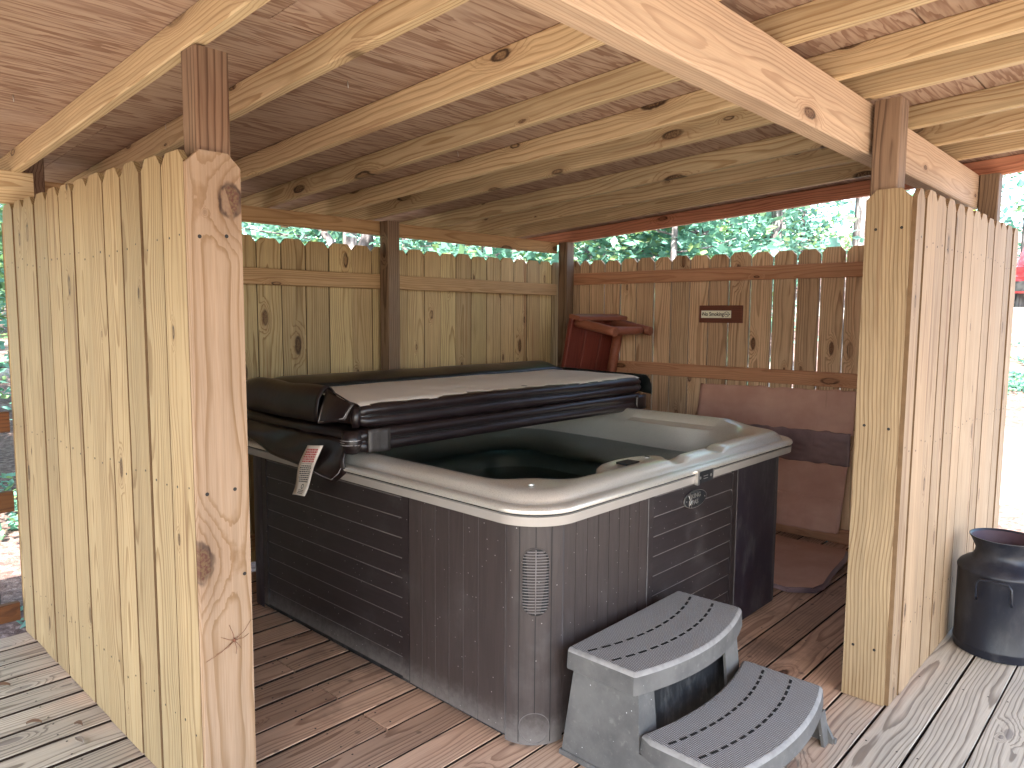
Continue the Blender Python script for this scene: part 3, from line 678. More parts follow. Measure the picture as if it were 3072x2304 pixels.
# vent grille and plug on the rounded corner
CC = P(U1 - .133, V1 - .133, 0)
def cyl(an_off, z, rad): 
    an = R(-45) + an_off / 0.133     # angle in X,Y about CC; +X,-Y corner
    return CC + Vector((math.cos(an) * rad, math.sin(an) * rad, z))
vg = MB(); w2, za, zb = 0.042, 0.447, 0.665
def stad(k, n=40, s=1.0):
    an = 2 * math.pi * k / n; x = math.cos(an) * w2 * s; z = math.sin(an) * w2 * s
    zc = zb - w2 if z >= 0 else za + w2; return x, zc + z
ro = [cyl(*stad(k, s=1.06), 0.1345) for k in range(40)]; r1 = [cyl(*stad(k, s=1.06), 0.1375) for k in range(40)]
r2 = [cyl(*stad(k), 0.1375) for k in range(40)]; r3 = [cyl(*stad(k), 0.1338) for k in range(40)]
vg.loft([ro, r1, r2, r3], 0, True, False); vg.add(r3, [list(range(40))], 1)
for k in range(22):
    z = za + .010 + k * (zb - za - .020) / 21
    hw = w2 if za + w2 < z < zb - w2 else math.sqrt(max(0, w2 * w2 - (min(abs(z - za - w2), abs(z - zb + w2))) ** 2))
    pts = [cyl(-hw + 2 * hw * q / 8, z, 0.1368) for q in range(9)]; vg.tube(pts, 0.0017, 5, 2)
vg.tube([cyl(0, za + .003, 0.138), cyl(0, zb - .003, 0.138)], 0.0018, 6, 2)
vg.build('vent_grille', [M['cab'], M['ink'], plain('vent_slat', (.17, .15, .145), .5)], ht)
m = MB(); pts = [cyl(.051 * math.cos(2 * math.pi * k / 36), .070 + .051 * math.sin(2 * math.pi * k / 36), 0.1335) for k in range(37)]
m.tube(pts, 0.0013, 5, 0, False); m.build('drain_cover', M['groove'], ht)
# shell: rim steps, basin, seats; loops from the outside inwards
prof = [(-0.050, .752, .17), (-0.051, .781, .17), (-0.044, .783, .17), (-0.044, .788, .17), (-0.053, .790, .17), (-0.0545, .796, .17), (-0.051, .804, .165), (-0.044, .810, .165), (-0.034, .8125, .16), (-0.024, .811, .16), (-0.016, .808, .155),
        (-0.011, .810, .155), (-0.006, .820, .15), (0.001, .832, .15), (0.012, .841, .15), (0.025, .8455, .16), (0.042, .8485, .18), (0.058, .849, .21), (0.070, .847, .24), (0.079, .842, .28), (0.086, .832, .31), (0.092, .815, .32), (0.098, .78, .33), (0.105, .73, .33),
        (0.112, .69, .33), (0.135, .60, .33), (0.17, .52, .33), (0.21, .475, .33), (0.28, .46, .33), (0.42, .455, .33), (0.46, .44, .33), (0.49, .38, .33), (0.51, .25, .33), (0.55, .17, .3), (0.70, .15, .2)]
def g_(x, c, w): return math.exp(-((x - c) / w) ** 2)
rings = []
for (d, z, rad) in prof:
    ring = rr(U0 + d, U1 - d, V0 + d, V1 - d, rad, z, 20, 60); out = []
    for p in ring:
        u, v, zz = p.x, -p.y, p.z
        s = (u - (U1 - .1)) + (v - (V1 - .1)); tdiag = (u - U1) - (v - V1)   # along the near corner
        if 0.055 < d < 0.25:                       # pillow bulge into the basin at the near corner
            k = g_(tdiag, 0, .13) * (1 if u > 1.6 and v > 2.2 else 0); u -= .035 * k; v -= .035 * k
        if u > 1.7 and v > 2.3:                   # lens shaped pocket on top of the near corner
            dd = ((U1 + .0 - u) + (V1 - v)); zz -= .012 * g_(tdiag, 0, .10) * g_(dd, .225, .035)
        if u > 2.0 and 1.2 < v < 2.75 and d > -0.01 and d < .09:          # scoops in the right crest
            zz -= .020 * (g_(v, 2.12, .035) + g_(v, 1.80, .035)) * (1 if d > .01 else .3)
            if d > .045: zz -= .016 * max(0, min(1, (v - 1.80) / .05)) * max(0, min(1, (2.12 - v) / .05))
        if v < 1.32 and u > .8:                    # far side stands higher and carries a shelf
            k = max(0, min(1, (U1 - .18 - u) / .12)); 
            if 0.0 <= d < .08: zz += .026 * k
            if d >= .09 and d < .125: v += .05 * k * g_(u, 1.75, .35)
        if d >= .092 and d < .25 and 1.3 < v < 2.5 and u > 2: u -= .02 * math.sin((v - 1.3) * 5.2)
        out.append(P(u, v, zz))
    rings.append(out)
m = MB(); m.loft(rings[:3], 1, True, True); m.loft(rings[2:4], 2, True, True); m.loft(rings[3:], 0, True, True, cap1=True)
tub = m.build('tub_shell', [M['acrylic'], M['skirt'], M['ink']], ht); shade_auto(tub, 50)
m = MB(); rg = rr(U0 + .105, U1 - .105, V0 + .105, V1 - .105, .33, .693, 16, 30)
m.add(rg, [list(range(len(rg)))], 0, True); m.build('water', M['water'], ht)
m = MB(); m.disc(P(2.214, 2.870, 0.8478), (0, 0, 1), 0.012, 0, 16, 0.002); m.disc(P(2.214, 2.870, 0.850), (0, 0, 1), 0.0075, 1, 12, 0.0012); m.build('air_valve', [M['silver'], M['acrylic']], ht)
# moulded control island reaching in from the right rim
m = MB(); rs = []
for (s_, z) in ((1.0, .775), (1.02, .80), (1.0, .818), (.93, .826), (.80, .828), (.66, .822), (.5, .819), (0.2, .819)):
    ring = []
    for k in range(40):
        an = 2 * math.pi * k / 40; u = 2.185 + .085 * s_ * math.cos(an) * (1 if math.cos(an) > 0 else 1.0); v = 2.24 + .205 * s_ * math.sin(an)
        ring.append(P(u + .06 * g_(v, 2.42, .08) * 0, v, z))
    rs.append(ring)
m.loft(rs, 0, True, True, cap1=True); isl = m.build('control_island', M['acrylic'], ht)
m = MB(); m.disc(P(2.175, 2.12, .8285), (0, 0, 1), 0.014, 0, 16, .003); m.tube([P(2.165, 2.12, .833), P(2.185, 2.12, .833)], .002, 5, 1); m.build('control_knob', [M['silver'], M['ink']], ht)
m = MB(); m.box(P(2.15, 2.30, .8245) , P(2.205, 2.22, .832), 0); m.build('control_pad', M['dark'], ht)
for (u, z) in ((1.995, .768), (2.062, .776)):
    m = MB(); m.disc(P(u, 1.212, z), (0.25, -1, 0.3), 0.014, 0, 16, .004); m.build('jet', M['dark'], ht)
m = MB(); m.disc(P(1.62, 2.20, .463), (0, 0, 1), 0.05, 0, 20, .006); m.build('drain', M['dark'], ht)
m = MB(); m.disc(P(1.62, 1.55, .463), (0, 0, 1), 0.035, 0, 20, .006); m.build('drain', M['dark'], ht)
# name plate and lock clip on the right side
bd = MB(); el = [(.088 * math.cos(2 * math.pi * k / 40), .036 * math.sin(2 * math.pi * k / 40)) for k in range(40)]
def onr(a, z, d): return P(U1 + d, 2.004 - a, 0.666 + z)
bd.loft([[onr(a, z, .000) for a, z in el], [onr(a, z, .005) for a, z in el]], 1, True, False)
bd.add([onr(a, z, .005) for a, z in el], [list(range(40))], 1); bd.add([onr(a * .975, z * .945, .0056) for a, z in el], [list(range(40))], 0)
for a in (-.072, .072): bd.disc(onr(a, 0, .0056), (1, 0, 0), .003, 1, 8)
plate = bd.build('name_plate', [M['dark'], M['silver']], ht)
text('lettering', 'VIKING\nSPAS', 0.026, M['silver'], plate, onr(-.012, .001, .0062), (0, 1, 0), (0, 0, 1), sx=1.15)
lt_ = MB()
pts = [(-.052, -.030), (-.055, -.012), (-.048, .004), (-.056, .020), (-.046, .030), (-.040, .012), (-.044, -.006), (-.034, -.018), (-.036, -.031)]
lt_.tube([onr(a, z, .0066) for a, z in pts], .0007, 5); lt_.tube([onr(a - .004, z, .0066) for a, z in ((-.046, -.02), (-.03, -.006), (-.03, .014))], .0009, 5)
lt_.build('emblem', M['silver'], plate)
cl = MB(); cl.box(P(2.381, 2.098, .748), P(2.3885, 1.965, .792), 0); cl.box(P(2.381, 2.101, .746), P(2.395, 2.088, .802), 1)
for v in (2.07, 1.985): cl.disc(P(2.3885, v, .770), (1, 0, 0), .006, 1, 10, .001)
for dz in (-.006, .004): cl.box(P(2.3886, 2.045, .768 + dz), P(2.3892, 2.01, .771 + dz), 1)
cl.build('lock_clip', [M['dark'], M['silver']], ht)

# ------------------------------------------------------------------ folded cover on the far left half of the tub
cv = thing('hot_tub_cover', P(0.92, 1.95, 0.85), 'folded dark brown vinyl hot tub cover with white underside up', 'cover')
def slab(name, u0, u1, v0, v1, z0, z1, mat, seed=0):
    m = MB(); rs = []; n = 60; r_ = .020
    for k in range(n + 1):
        f = k / n; v = v0 + (v1 - v0) * f
        e = min(k, n - k); ins = (0.020, 0.006, 0.001)[e] if e < 3 else 0.0
        a0, a1, b0, b1 = u0 + ins, u1 - ins, z0 + ins * .7, z1 - ins * .7; ring = []
        def arc_(cx, cz, s0):
            for q in range(6):
                an = R(s0 + 90 * q / 5); ring.append((cx + r_ * math.cos(an), cz + r_ * math.sin(an)))
        for q in range(1, 10): ring.append((a1, b0 + r_ + (b1 - b0 - 2 * r_) * q / 10))
        arc_(a1 - r_, b1 - r_, 0)
        for q in range(1, 24): ring.append((a1 - r_ - (a1 - a0 - 2 * r_) * q / 24, b1))
        arc_(a0 + r_, b1 - r_, 90)
        for q in range(1, 10): ring.append((a0, b1 - r_ - (b1 - b0 - 2 * r_) * q / 10))
        arc_(a0 + r_, b0 + r_, 180)
        for q in range(1, 6): ring.append((a0 + r_ + (a1 - a0 - 2 * r_) * q / 6, b0))
        arc_(a1 - r_, b0 + r_, 270)
        out = []
        for u, z in ring:
            if u > (a0 + a1) / 2 + .3: u += .004 * math.sin(max(0, min(1, (z - b0) / (b1 - b0))) * 2 * math.pi) ** 2 - .005 * g_(z, (z0 + z1) / 2, .006)
            nn = mnoise.noise(Vector((u * 3 + seed, v * 2.2, z * 9))); n2 = mnoise.noise(Vector((u * 10 + seed, v * 16, z * 14)))
            out.append(P(u + .004 * nn + .0022 * n2, v, z + .004 * nn + .0016 * n2))
        rs.append(out)
    m.loft(rs, 0, True, True, cap0=True, cap1=True); return m.build(name, mat, cv)
slab('lower_panel', 0.43, 1.415, 0.955, 2.985, 0.853, 0.948, M['vinyl'], seed=1)
slab('upper_panel', 0.45, 1.405, 0.965, 2.965, 0.947, 1.043, M['vinyl'], seed=5)
# liner: the cover's white underside, now on top
m = MB(); rows = []
for i in range(31):
    f = i / 30; row = []
    for j in range(61):
        h = j / 60
        v = (2.955 * (1 - f) * 0 + (2.955 - 0.10 * (1 - f)) * (1 - h) + (0.985) * h); u = 0.66 + f * 0.735
        pk = .004 * math.sin(v * 42 + 5 * mnoise.noise(Vector((u * 3, v * 2, 0)))) * g_(f, 1.0, .35) * (0.5 + 0.5 * mnoise.noise(Vector((0, v * 1.5, 4))))
        z = 1.0445 + .0085 * g_(f, .45, .5) + pk + .004 * mnoise.noise(Vector((u * 5, v * 4, 1)))
        if f > .93: z -= .010 * ((f - .93) / .07) ** 2
        row.append(P(u, v, z))
    rows.append(row)
m.loft(rows, 0, False); m.build('liner', M['liner'], cv)
def sheet(name, rows, mat, th=0.006, parent=cv):
    m = MB(); m.loft(rows, 0, False); o_ = m.build(name, mat, parent)
    sm = o_.modifiers.new('solid', 'SOLIDIFY'); sm.thickness = th; sm.offset = 0
    return o_
# back skirt puffed up along the far long edge
rows = []
for i in range(49):
    f = i / 48; v = 2.93 - f * 2.13; 
    e = min(1.0, (1 - f) / .06) if f > .94 else min(1.0, (f + .004) / .05)
    prof2 = [(0.44, .955), (0.435, 1.0), (0.445, 1.045), (0.475, 1.075), (0.52, 1.090), (0.58, 1.093), (0.64, 1.085), (0.70, 1.066), (0.735, 1.052)]
    rows.append([P(u + (.0 if f < .94 else (f - .94) * 1.5 * q / 8) , v - (.02 if False else 0), 1.0 + (z - 1.0) * (0.35 + .65 * e if z > 1 else 1) + .004 * mnoise.noise(Vector((u * 8, v * 5, 2))) - (.05 * ((f - .94) / .06) ** 2 if f > .94 else 0)) for q, (u, z) in enumerate(prof2)])
sheet('skirt', rows, M['vinyl2'])
# far end skirt curling down over the rim
rows = []
for i in range(13):
    f = i / 12; u = 0.75 + f * 0.66
    rows.append([P(u, 0.955 + .02 - .05 * q / 6 - .05 * math.sin(q / 6 * 2), 1.066 - .012 * f - .085 * (q / 6) ** 2 * (0.6 + .8 * f)) for q in range(7)])
sheet('skirt', rows, M['vinyl2'])
# near end: upper skirt folded up and over, then the turned out triangle at the corner
rows = []
for i in range(25):
    f = i / 24; u = 0.47 + f * 0.70
    hgt = 1.075 + .022 * min(1, f / .18) + .004 * math.sin(f * 9)
    a = min(1.0, f / .15)
    rows.append([P(u, 3.000 + .004 * math.sin(f * 14), .955), P(u, 3.006, 1.0), P(u, 2.998, 1.05), P(u, 2.975, hgt - .012), P(u, 2.955, hgt), P(u, 2.90 + .04 * f, hgt - .006), P(u, 2.84 + .09 * f, hgt - .018), P(u, 2.79 + .125 * f, 1.060)])
sheet('skirt', rows, M['vinyl'])
A_, B_, C_, D_ = P(1.165, 2.955, 1.092), P(1.395, 2.985, 1.047), P(1.375, 3.012, .985), P(1.235, 3.045, .962)
E_ = P(1.16, 2.915, 1.068)
rows = []
for i in range(9):
    f = i / 8; a = A_.lerp(D_, f); b = B_.lerp(C_, f); rows.append([a.lerp(b, q / 8) + Vector((0, -.012 * math.sin(math.pi * q / 8), .006 * math.sin(math.pi * f))) for q in range(9)])
sheet('skirt_corner', rows, M['vinyl'])
rows = [[E_.lerp(A_, q / 4) for q in range(5)], [E_.lerp(B_, .5).lerp(A_.lerp(B_, .5), q / 4) for q in range(5)], [B_.lerp(B_ + Vector((.002, -.004, 0)), q / 4) for q in range(5)]]
sheet('skirt_corner', rows, M['vinyl'])
m = MB(); m.tube([A_ + Vector((.01, -.006, -.002)), A_.lerp(D_, .5) + Vector((.012, -.008, 0)), D_ + Vector((.012, -.006, .008))], .0012, 5)
m.tube([D_ + Vector((.012, -.006, .008)), C_ + Vector((-.008, -.006, .008))], .0012, 5); m.tube([C_ + Vector((-.008, -.006, .008)), B_ + Vector((-.008, -.006, -.004))], .0012, 5)
m.build('stitching', M['thread'], cv)
# lower skirt draped over the rim at the near end
rows = []
for i in range(31):
    f = i / 30; u = 0.45 + f * 0.93
    bot = .87 - .085 * min(1, f / .4) - .055 * max(0, (f - .4) / .6) 
    if f > .93: bot += .05 * (f - .93) / .07
    rows.append([P(u + .006 * q / 7, 2.985 + .040 * math.sin(min(1, q / 5) * math.pi / 2) + .006 * math.sin(f * 17 + q), .905 + (bot - .905) * q / 7) for q in range(8)])
sheet('skirt', rows, M['vinyl'])
m = MB(); m.tube([P(u, 3.031 + .004 * math.sin(u * 17), z) for u, z in ((1.12, .770), (1.22, .752), (1.30, .743), (1.345, .775), (1.365, .800))], .0012, 5); m.build('stitching', M['thread'], cv)
# hinge end: rounded roll, straps and stitched bands
m = MB(); m.tube([P(1.385, 2.993, .862), P(1.392, 2.996, .90), P(1.388, 2.993, .944)], [.030, .042, .034], 16); m.tube([P(1.385, 2.972, .958), P(1.39, 2.976, .99), P(1.388, 2.970, 1.035)], [.016, .020, .016], 12); m.build('hinge_roll', M['vinyl'], cv)
m = MB()
for z in (.893, .902, .911): m.tube([P(1.387 + .0435 * math.cos(a), 2.994 + .0435 * math.sin(a), z) for a in [R(-20 + 12 * q) for q in range(12)]], .0011, 5)
m.build('stitching', M['thread'], cv)
rows = [[P(1.4235 + .003 * math.sin(q * 1.3), 2.94 - .105 * q / 6, z + .002 * math.sin(q)) for q in range(7)] for z in (.855, .87, .89, .91, .93, .945)]
sheet('strap', rows, plain('worn_vinyl_strap', (0.028, 0.022, 0.020), 0.5, 0.5, dust=0.12), .004)
rows = [[P(1.418 + .010 * math.sin(math.pi * q / 6), 1.06 - .10 * q / 6, z) for q in range(7)] for z in (.86, .88, .90, .92, .94)]
sheet('strap', rows, M['vinyl'], .01)
m = MB()
for (z, du) in ((1.001, 0), (.994, 0), (.906, .010), (.897, .010)):
    m.tube([P(1.4035 + du + .003 * mnoise.noise(Vector((1, v * 2, z))), v, z + .004 * mnoise.noise(Vector((0, v * 2.2, 3)))) for v in [2.94 - .04 * q for q in range(49)]], .0018, 5)
m.build('piping', M['vinyl2'], cv)
# care tag hanging from the near end
tg = []
for i in range(15):
    f = i / 14; z = .868 - .225 * f; v = 3.034 + .012 * math.sin(f * 6.0) + .012 * f; c_ = 1.193 - .125 * f + .008 * math.sin(f * 7)
    tg.append([P(c_ - .054 + .108 * q / 4, v + .004 * math.sin(q + f * 4), z + .003 * (q - 2)) for q in range(5)])
tgo = sheet('care_tag', tg, M['tagw'], .0012)
m = MB()
def tp(a, f, e=.0022):
    z = .868 - .225 * f; v = 3.034 + .012 * math.sin(f * 6.0) + .012 * f; c_ = 1.193 - .125 * f + .008 * math.sin(f * 7)
    return P(c_ - .054 + .108 * a, v + .004 * math.sin(4 * a + f * 4) + e, z + .003 * (4 * a - 2))
def dashes(m, f, a0, a1, hh, mat):
    a = a0
    while a < a1 - .03:
        w = random.uniform(.04, .11); b = min(a + w, a1)
        m.add([tp(a, f), tp(b, f), tp(b, f + hh), tp(a, f + hh)], [[0, 1, 2, 3]], mat); a = b + .022
for q in range(6): dashes(m, .06 + .045 * q, .18, .86, .030, 1)
dashes(m, .345, .2, .8, .008, 0)
for q in range(9): dashes(m, .385 + .042 * q, .14 + random.uniform(0, .08), .88 - random.uniform(0, .08), .022, 0)
for k in range(14):
    an = 2 * math.pi * k / 14; a2 = 2 * math.pi * (k + 1) / 14
    m.add([tp(.5 + .10 * math.cos(an), .83 + .045 * math.sin(an)), tp(.5 + .10 * math.cos(a2), .83 + .045 * math.sin(a2)), tp(.5 + .07 * math.cos(a2), .83 + .032 * math.sin(a2)), tp(.5 + .07 * math.cos(an), .83 + .032 * math.sin(an))], [[0, 1, 2, 3]], 0)
for q in range(3): dashes(m, .895 + .028 * q, .3, .7, .012, 0)
m.build('printing', [M['ink'], M['inkr']], tgo)

# ------------------------------------------------------------------ two-tier step
st = thing('spa_step', P(2.70, 2.55, 0), 'grey plastic two-tier curved step against the hot tub', 'step')
def arc(u_end, u_mid, va, vb, n=24):
    out = []
    for k in range(n + 1):
        f = k / n; v = va + (vb - va) * f; out.append((u_end + (u_mid - u_end) * (1 - (2 * f - 1) ** 2), v))
    return out
def tread(outline, z0, z1, name, slots):
    m = MB(); cu = sum(p[0] for p in outline) / len(outline); cv_ = sum(p[1] for p in outline) / len(outline)
    def ins(d):
        res = []; n = len(outline)
        for i in range(n):
            a = Vector(outline[i - 1]); b = Vector(outline[i]); c_ = Vector(outline[(i + 1) % n])
            n1 = Vector((b.y - a.y, a.x - b.x)).normalized(); n2 = Vector((c_.y - b.y, b.x - c_.x)).normalized()
            nn = (n1 + n2); nn = nn / max(.5, nn.length_squared / 2) 
            if (Vector((cu, cv_)) - b).dot(nn) < 0: nn = -nn
            res.append(b + nn * d)
        return res
    def ring(d, z): return [P(p[0], p[1], z) for p in ins(d)]
    m.loft([ring(.006, z0), ring(0, z0 + .004), ring(.003, z1 - .012)], 0, True, True, cap0=True); m.loft([ring(.003, z1 - .012), ring(.008, z1 - .003), ring(.014, z1)], 3, True, True)
    tp_ = ring(.014, z1 ); m.add([q.copy() for q in tp_], [list(range(len(tp_)))], 1)
    for (ue, um, va, vb, cnt) in slots:
        pts = arc(ue, um, va, vb, cnt * 3)
        for k in range(cnt):
            a, b = Vector(pts[3 * k]), Vector(pts[3 * k + 2]); t_ = (b - a).normalized(); n_ = Vector((-t_.y, t_.x)) * .0045
            m.add([P(*(a - n_), z1 + .0009), P(*(b - n_), z1 + .0009), P(*(b + n_), z1 + .0009), P(*(a + n_), z1 + .0009)], [[0, 1, 2, 3]], 2)
    o_ = m.build(name, [M['step'], M['tread'], M['ink'], M['paleedge']], st); shade_auto(o_, 40); return o_
def rounded(pts, r=.02):
    return pts
top = [(2.392, 2.215), (2.384, 2.225), (2.384, 2.884), (2.394, 2.895)] + [(2.64, 2.895)] + arc(2.648, 2.708, 2.888, 2.212)[0:] + [(2.632, 2.203)]
tread(top, .292, .362, 'upper_tread', ((2.455, 2.515, 2.868, 2.235, 13), (2.545, 2.605, 2.868, 2.235, 13)))
low = arc(2.655, 2.700, 2.225, 2.875)[::1] + [(2.70, 2.896), (2.935, 2.896)] + arc(2.945, 2.995, 2.888, 2.222) + [(2.93, 2.213), (2.68, 2.213)]
tread(low, .115, .180, 'lower_tread', ((2.745, 2.795, 2.868, 2.240, 15), (2.842, 2.892, 2.868, 2.240, 15)))
for (vt, vb, s_) in ((2.866, 2.890, 1), (2.243, 2.221, -1)):
    m = MB(); pro = [(2.372, 0), (2.372, .018), (2.400, .294), (2.640, .294), (2.655, .118), (2.930, .118), (2.985, .018), (2.985, 0)]
    def vv(z): return vb + (vt - vb) * min(1, z / .294)
    m.loft([[P(u, vv(z), z) for u, z in pro], [P(u, vv(z) - s_ * .014, z) for u, z in pro]], 0, True, False, cap0=True, cap1=True)
    m.board(P(2.366, vb + s_ * .006, .009), (0, 0, 1), (1, 0, 0), (0, s_, 0), .018, .625, .016, ch=.003)
    m.build('side_wall', M['step'], st)
    w = .085; m = MB()
    m.loft([[P(2.638, vt - s_ * .004, .293), P(2.638, vt - s_ * w, .293)], [P(2.656, vt - s_ * .004, .118), P(2.656, vt - s_ * w, .118)]], 0, False, False)
    o_ = m.build('front_wall', M['step'], st); o_.modifiers.new('solid', 'SOLIDIFY').thickness = .010; m = MB()
    m.loft([[P(2.960, vt - s_ * .004, .117), P(2.960, vt - s_ * w * .6, .117)], [P(2.972, vb - s_ * .004, .0), P(2.972, vb - s_ * w * .6, .0)]], 0, False, False)
    o_ = m.build('front_wall', M['step'], st); sm = o_.modifiers.new('solid', 'SOLIDIFY'); sm.thickness = .010
m = MB(); m.loft([[P(2.412, 2.86, .29), P(2.412, 2.25, .29)], [P(2.412, 2.87, .0), P(2.412, 2.24, .0)]], 0, False, False); m.build('dark_back_sheet', M['dark'], st)  # black sheet added to make the hollow of the step look unlit
m = MB(); m.loft([[P(2.60, 2.86, .291), P(2.60, 2.25, .291)], [P(2.615, 2.87, .0), P(2.615, 2.24, .0)]], 0, False, False); m.build('dark_front_sheet', M['dark'], st)  # black sheet across the opening, standing for the shade inside

# ------------------------------------------------------------------ milk can
MC = P(3.238, 1.022, 0)
mc = thing('milk_can', MC, 'black old fashioned milk can with flared mouth on the deck at right', 'milk can')
m = MB(); m.lathe(MC, [(r_, z_ if z_ < .05 else .05 + (z_ - .05) * .765) for r_, z_ in [(0, .012), (.150, .012), (.155, .001), (.164, .004), (.166, .03), (.168, .034), (.168, .042), (.166, .046), (.1655, .43), (.168, .435), (.168, .443), (.165, .450), (.158, .464), (.140, .482), (.120, .497), (.110, .512), (.106, .530), (.104, .55), (.112, .573), (.126, .612), (.130, .618), (.130, .622), (.126, .622), (.121, .612)]], 48)
b1 = m.build('body', M['can'], mc); shade_auto(b1, 60)
m = MB(); m.lathe(MC, [(.121, .48), (.106, .45), (.100, .432), (.100, .40), (.1, .37), (0.0, .36)], 40); m.build('inside', M['canin'], mc)
for s_ in (0, 1):
    an = R(-90 + 180 * s_); dr = Vector((math.cos(an), math.sin(an), 0)); tn = Vector((-dr.y, dr.x, 0))
    m = MB(); pts = [MC + dr * .166 + tn * -.062 + Vector((0, 0, .250)), MC + dr * .190 + tn * -.062 + Vector((0, 0, .270)), MC + dr * .192 + tn * -.060 + Vector((0, 0, .325)), MC + dr * .188 + tn * -.048 + Vector((0, 0, .340)),
                     MC + dr * .188 + tn * .048 + Vector((0, 0, .340)), MC + dr * .192 + tn * .060 + Vector((0, 0, .325)), MC + dr * .190 + tn * .062 + Vector((0, 0, .270)), MC + dr * .166 + tn * .062 + Vector((0, 0, .250))]
    m.tube(pts, .0052, 8); m.build('handle', M['can'], mc)
m = MB(); m.add([MC + Vector(q) for q in ((-.03, .02, .42), (.03, .05, .41), (.05, 0.0, .450), (-.01, -.02, .455))], [[0, 1, 2, 3]])
o_ = m.build('crumpled_paper', plain('crumpled_paper', (.45, .40, .36), .8)); tag(o_, 'crumpled pale paper inside the mouth of the milk can', 'paper')
o_.modifiers.new('solid', 'SOLIDIFY').thickness = .003

# ------------------------------------------------------------------ upended red log bench behind the tub
BB = P(0.60, 0.36, 0)
bn = thing('log_bench', BB, 'red stained log bench standing on its end behind the hot tub', 'bench')
dn = Vector((-.19, 0, -1)).normalized(); nm = Vector((1, 0, -.19)).normalized(); wd = Vector((0, 1, 0))
tc = P(0.615, 0.365, 1.405)
Lb = 1.405 / abs(dn.z) - .02
for k in range(3):
    m = MB(); m.board(tc + wd * (-.185 + .185 * k) + dn * .03, wd, dn, -nm, .180, Lb - .03, .035, ch=.006); m.build('plank', M['redbench'], bn)
m = MB(); m.board(tc + wd * -.285 + nm * .022, nm, wd, dn, .095, .57, .03, ch=.005); m.build('end_board', M['redlog'], bn)
def log(a, b, r0, r1, name='leg'):
    m = MB(); n = 6; m.tube([a.lerp(b, k / n) for k in range(n + 1)], [r0 + (r1 - r0) * k / n for k in range(n + 1)], 20)
    m.wc = [Vector(((q - a).dot(wd), (q - a).dot((b - a).normalized()), (q - a).dot(Vector((0, 0, 1))))) for q in m.v]
    return m.build(name, M['redlog'], bn)
for zoff in (.055, Lb - .18):
    for s_ in (-.215, .215):
        a = tc + dn * zoff + wd * s_; log(a - nm * .01, a + nm * .33, .033, .031)
    a = tc + dn * (zoff + .005) + nm * .275; log(a - wd * .19, a + wd * .17, .031, .027, 'stretcher')
log(tc + dn * .12 + wd * .245 + nm * .04, tc + dn * (Lb - .2) + wd * .245 + nm * .04, .036, .036, 'side_log')

# ------------------------------------------------------------------ sign
sg = thing('no_smoking_sign', P(1.375, -.02, 1.414), 'small no smoking plate on a red-brown board on the back fence', 'sign')
m = MB(); m.board(P(1.375, -.0295, 1.355), (1, 0, 0), (0, 0, 1), (0, -1, 0), .318, .118, .022, ch=.005)
m.wc = [Vector((q.z, q.x, q.y)) for q in m.v]; m.build('backing_board', M['plaque'], sg)
m = MB(); m.board(P(1.346, -.0073, 1.388), (1, 0, 0), (0, 0, 1), (0, -1, 0), .222, .050, .002, ch=.0005)
for x in (1.245, 1.447): m.disc(P(x, -.0050, 1.413), (0, -1, 0), .004, 1, 8)
pl_ = m.build('plate', [M['brass'], M['screw']], sg)
text('lettering', 'No Smoking', 0.037, M['ink'], pl_, P(1.325, -.0048, 1.413), (1, 0, 0), (0, 0, 1), sx=.86)
m = MB(); c_ = P(1.425, -.0046, 1.413)
m.tube([c_ + Vector((math.cos(2 * math.pi * k / 24) * .017, 0, math.sin(2 * math.pi * k / 24) * .017)) for k in range(25)], .0014, 5)
m.tube([c_ + Vector((-.012, 0, .012)), c_ + Vector((.012, 0, -.012))], .0012, 5); m.tube([c_ + Vector((-.012, 0, -.001)), c_ + Vector((.010, 0, -.001))], .0018, 5)
m.tube([c_ + Vector((.006, 0, .002)), c_ + Vector((.003, 0, .008)), c_ + Vector((.007, 0, .011))], .0008, 5); m.build('symbol', M['ink'], pl_)

# ------------------------------------------------------------------ cardboard
def cardsheet(name, pts, mat, label, th=.006, folds=(), amp=.006, seed=0):
    """pts: four corners (u, v, z): bottom left, bottom right, top right, top left"""
    bl, br, tr, tl = [Vector(P(*q)) for q in pts]; rows = []
    for i in range(25):
        f = i / 24; row = []
        for j in range(41):
            h = j / 40; q = bl.lerp(br, h).lerp(tl.lerp(tr, h), f)
            w = amp * mnoise.noise(Vector((h * 6 + seed, f * 5, seed)))
            for fo in folds: w += .006 * g_(h, fo, .012)
            e = .012 * mnoise.noise(Vector((h * 13, seed, 1))) * (1 if i in (0, 24) else 0)
            row.append(q + Vector((0, -abs(w), e)))
        rows.append(row)
    m = MB(); m.loft(rows, 0, False); o_ = m.build(name, mat); tag(o_, label, 'cardboard', 'flattened cardboard behind the tub')
    sm = o_.modifiers.new('solid', 'SOLIDIFY'); sm.thickness = th; return o_
cardsheet('cardboard_sheet', ((1.24, .035, .66), (2.29, .035, .685), (2.29, .012, .955), (1.26, .012, .935)), M['card'], 'upper brown flattened carton tucked under the rail of the back fence', folds=(.12, .32, .45, .62, .8, .93))
cardsheet('cardboard_sheet', ((1.55, .055, .49), (2.285, .055, .50), (2.28, .045, .70), (1.55, .045, .69)), M['cardtorn'], 'peeled dark grey cardboard strip between two brown cartons', amp=.010, seed=3)
cardsheet('cardboard_sheet', ((1.30, .085, .08), (2.25, .085, .085), (2.275, .050, .505), (1.30, .050, .50)), M['card'], 'lower brown flattened carton leaning behind the tub', amp=.010, seed=8)
cardsheet('cardboard_sheet', ((1.5, .105, .075), (2.245, .105, .085), (2.255, .075, .285), (1.5, .075, .295)), M['card'], 'bent carton flap standing lowest against the back fence', amp=.012, seed=12)
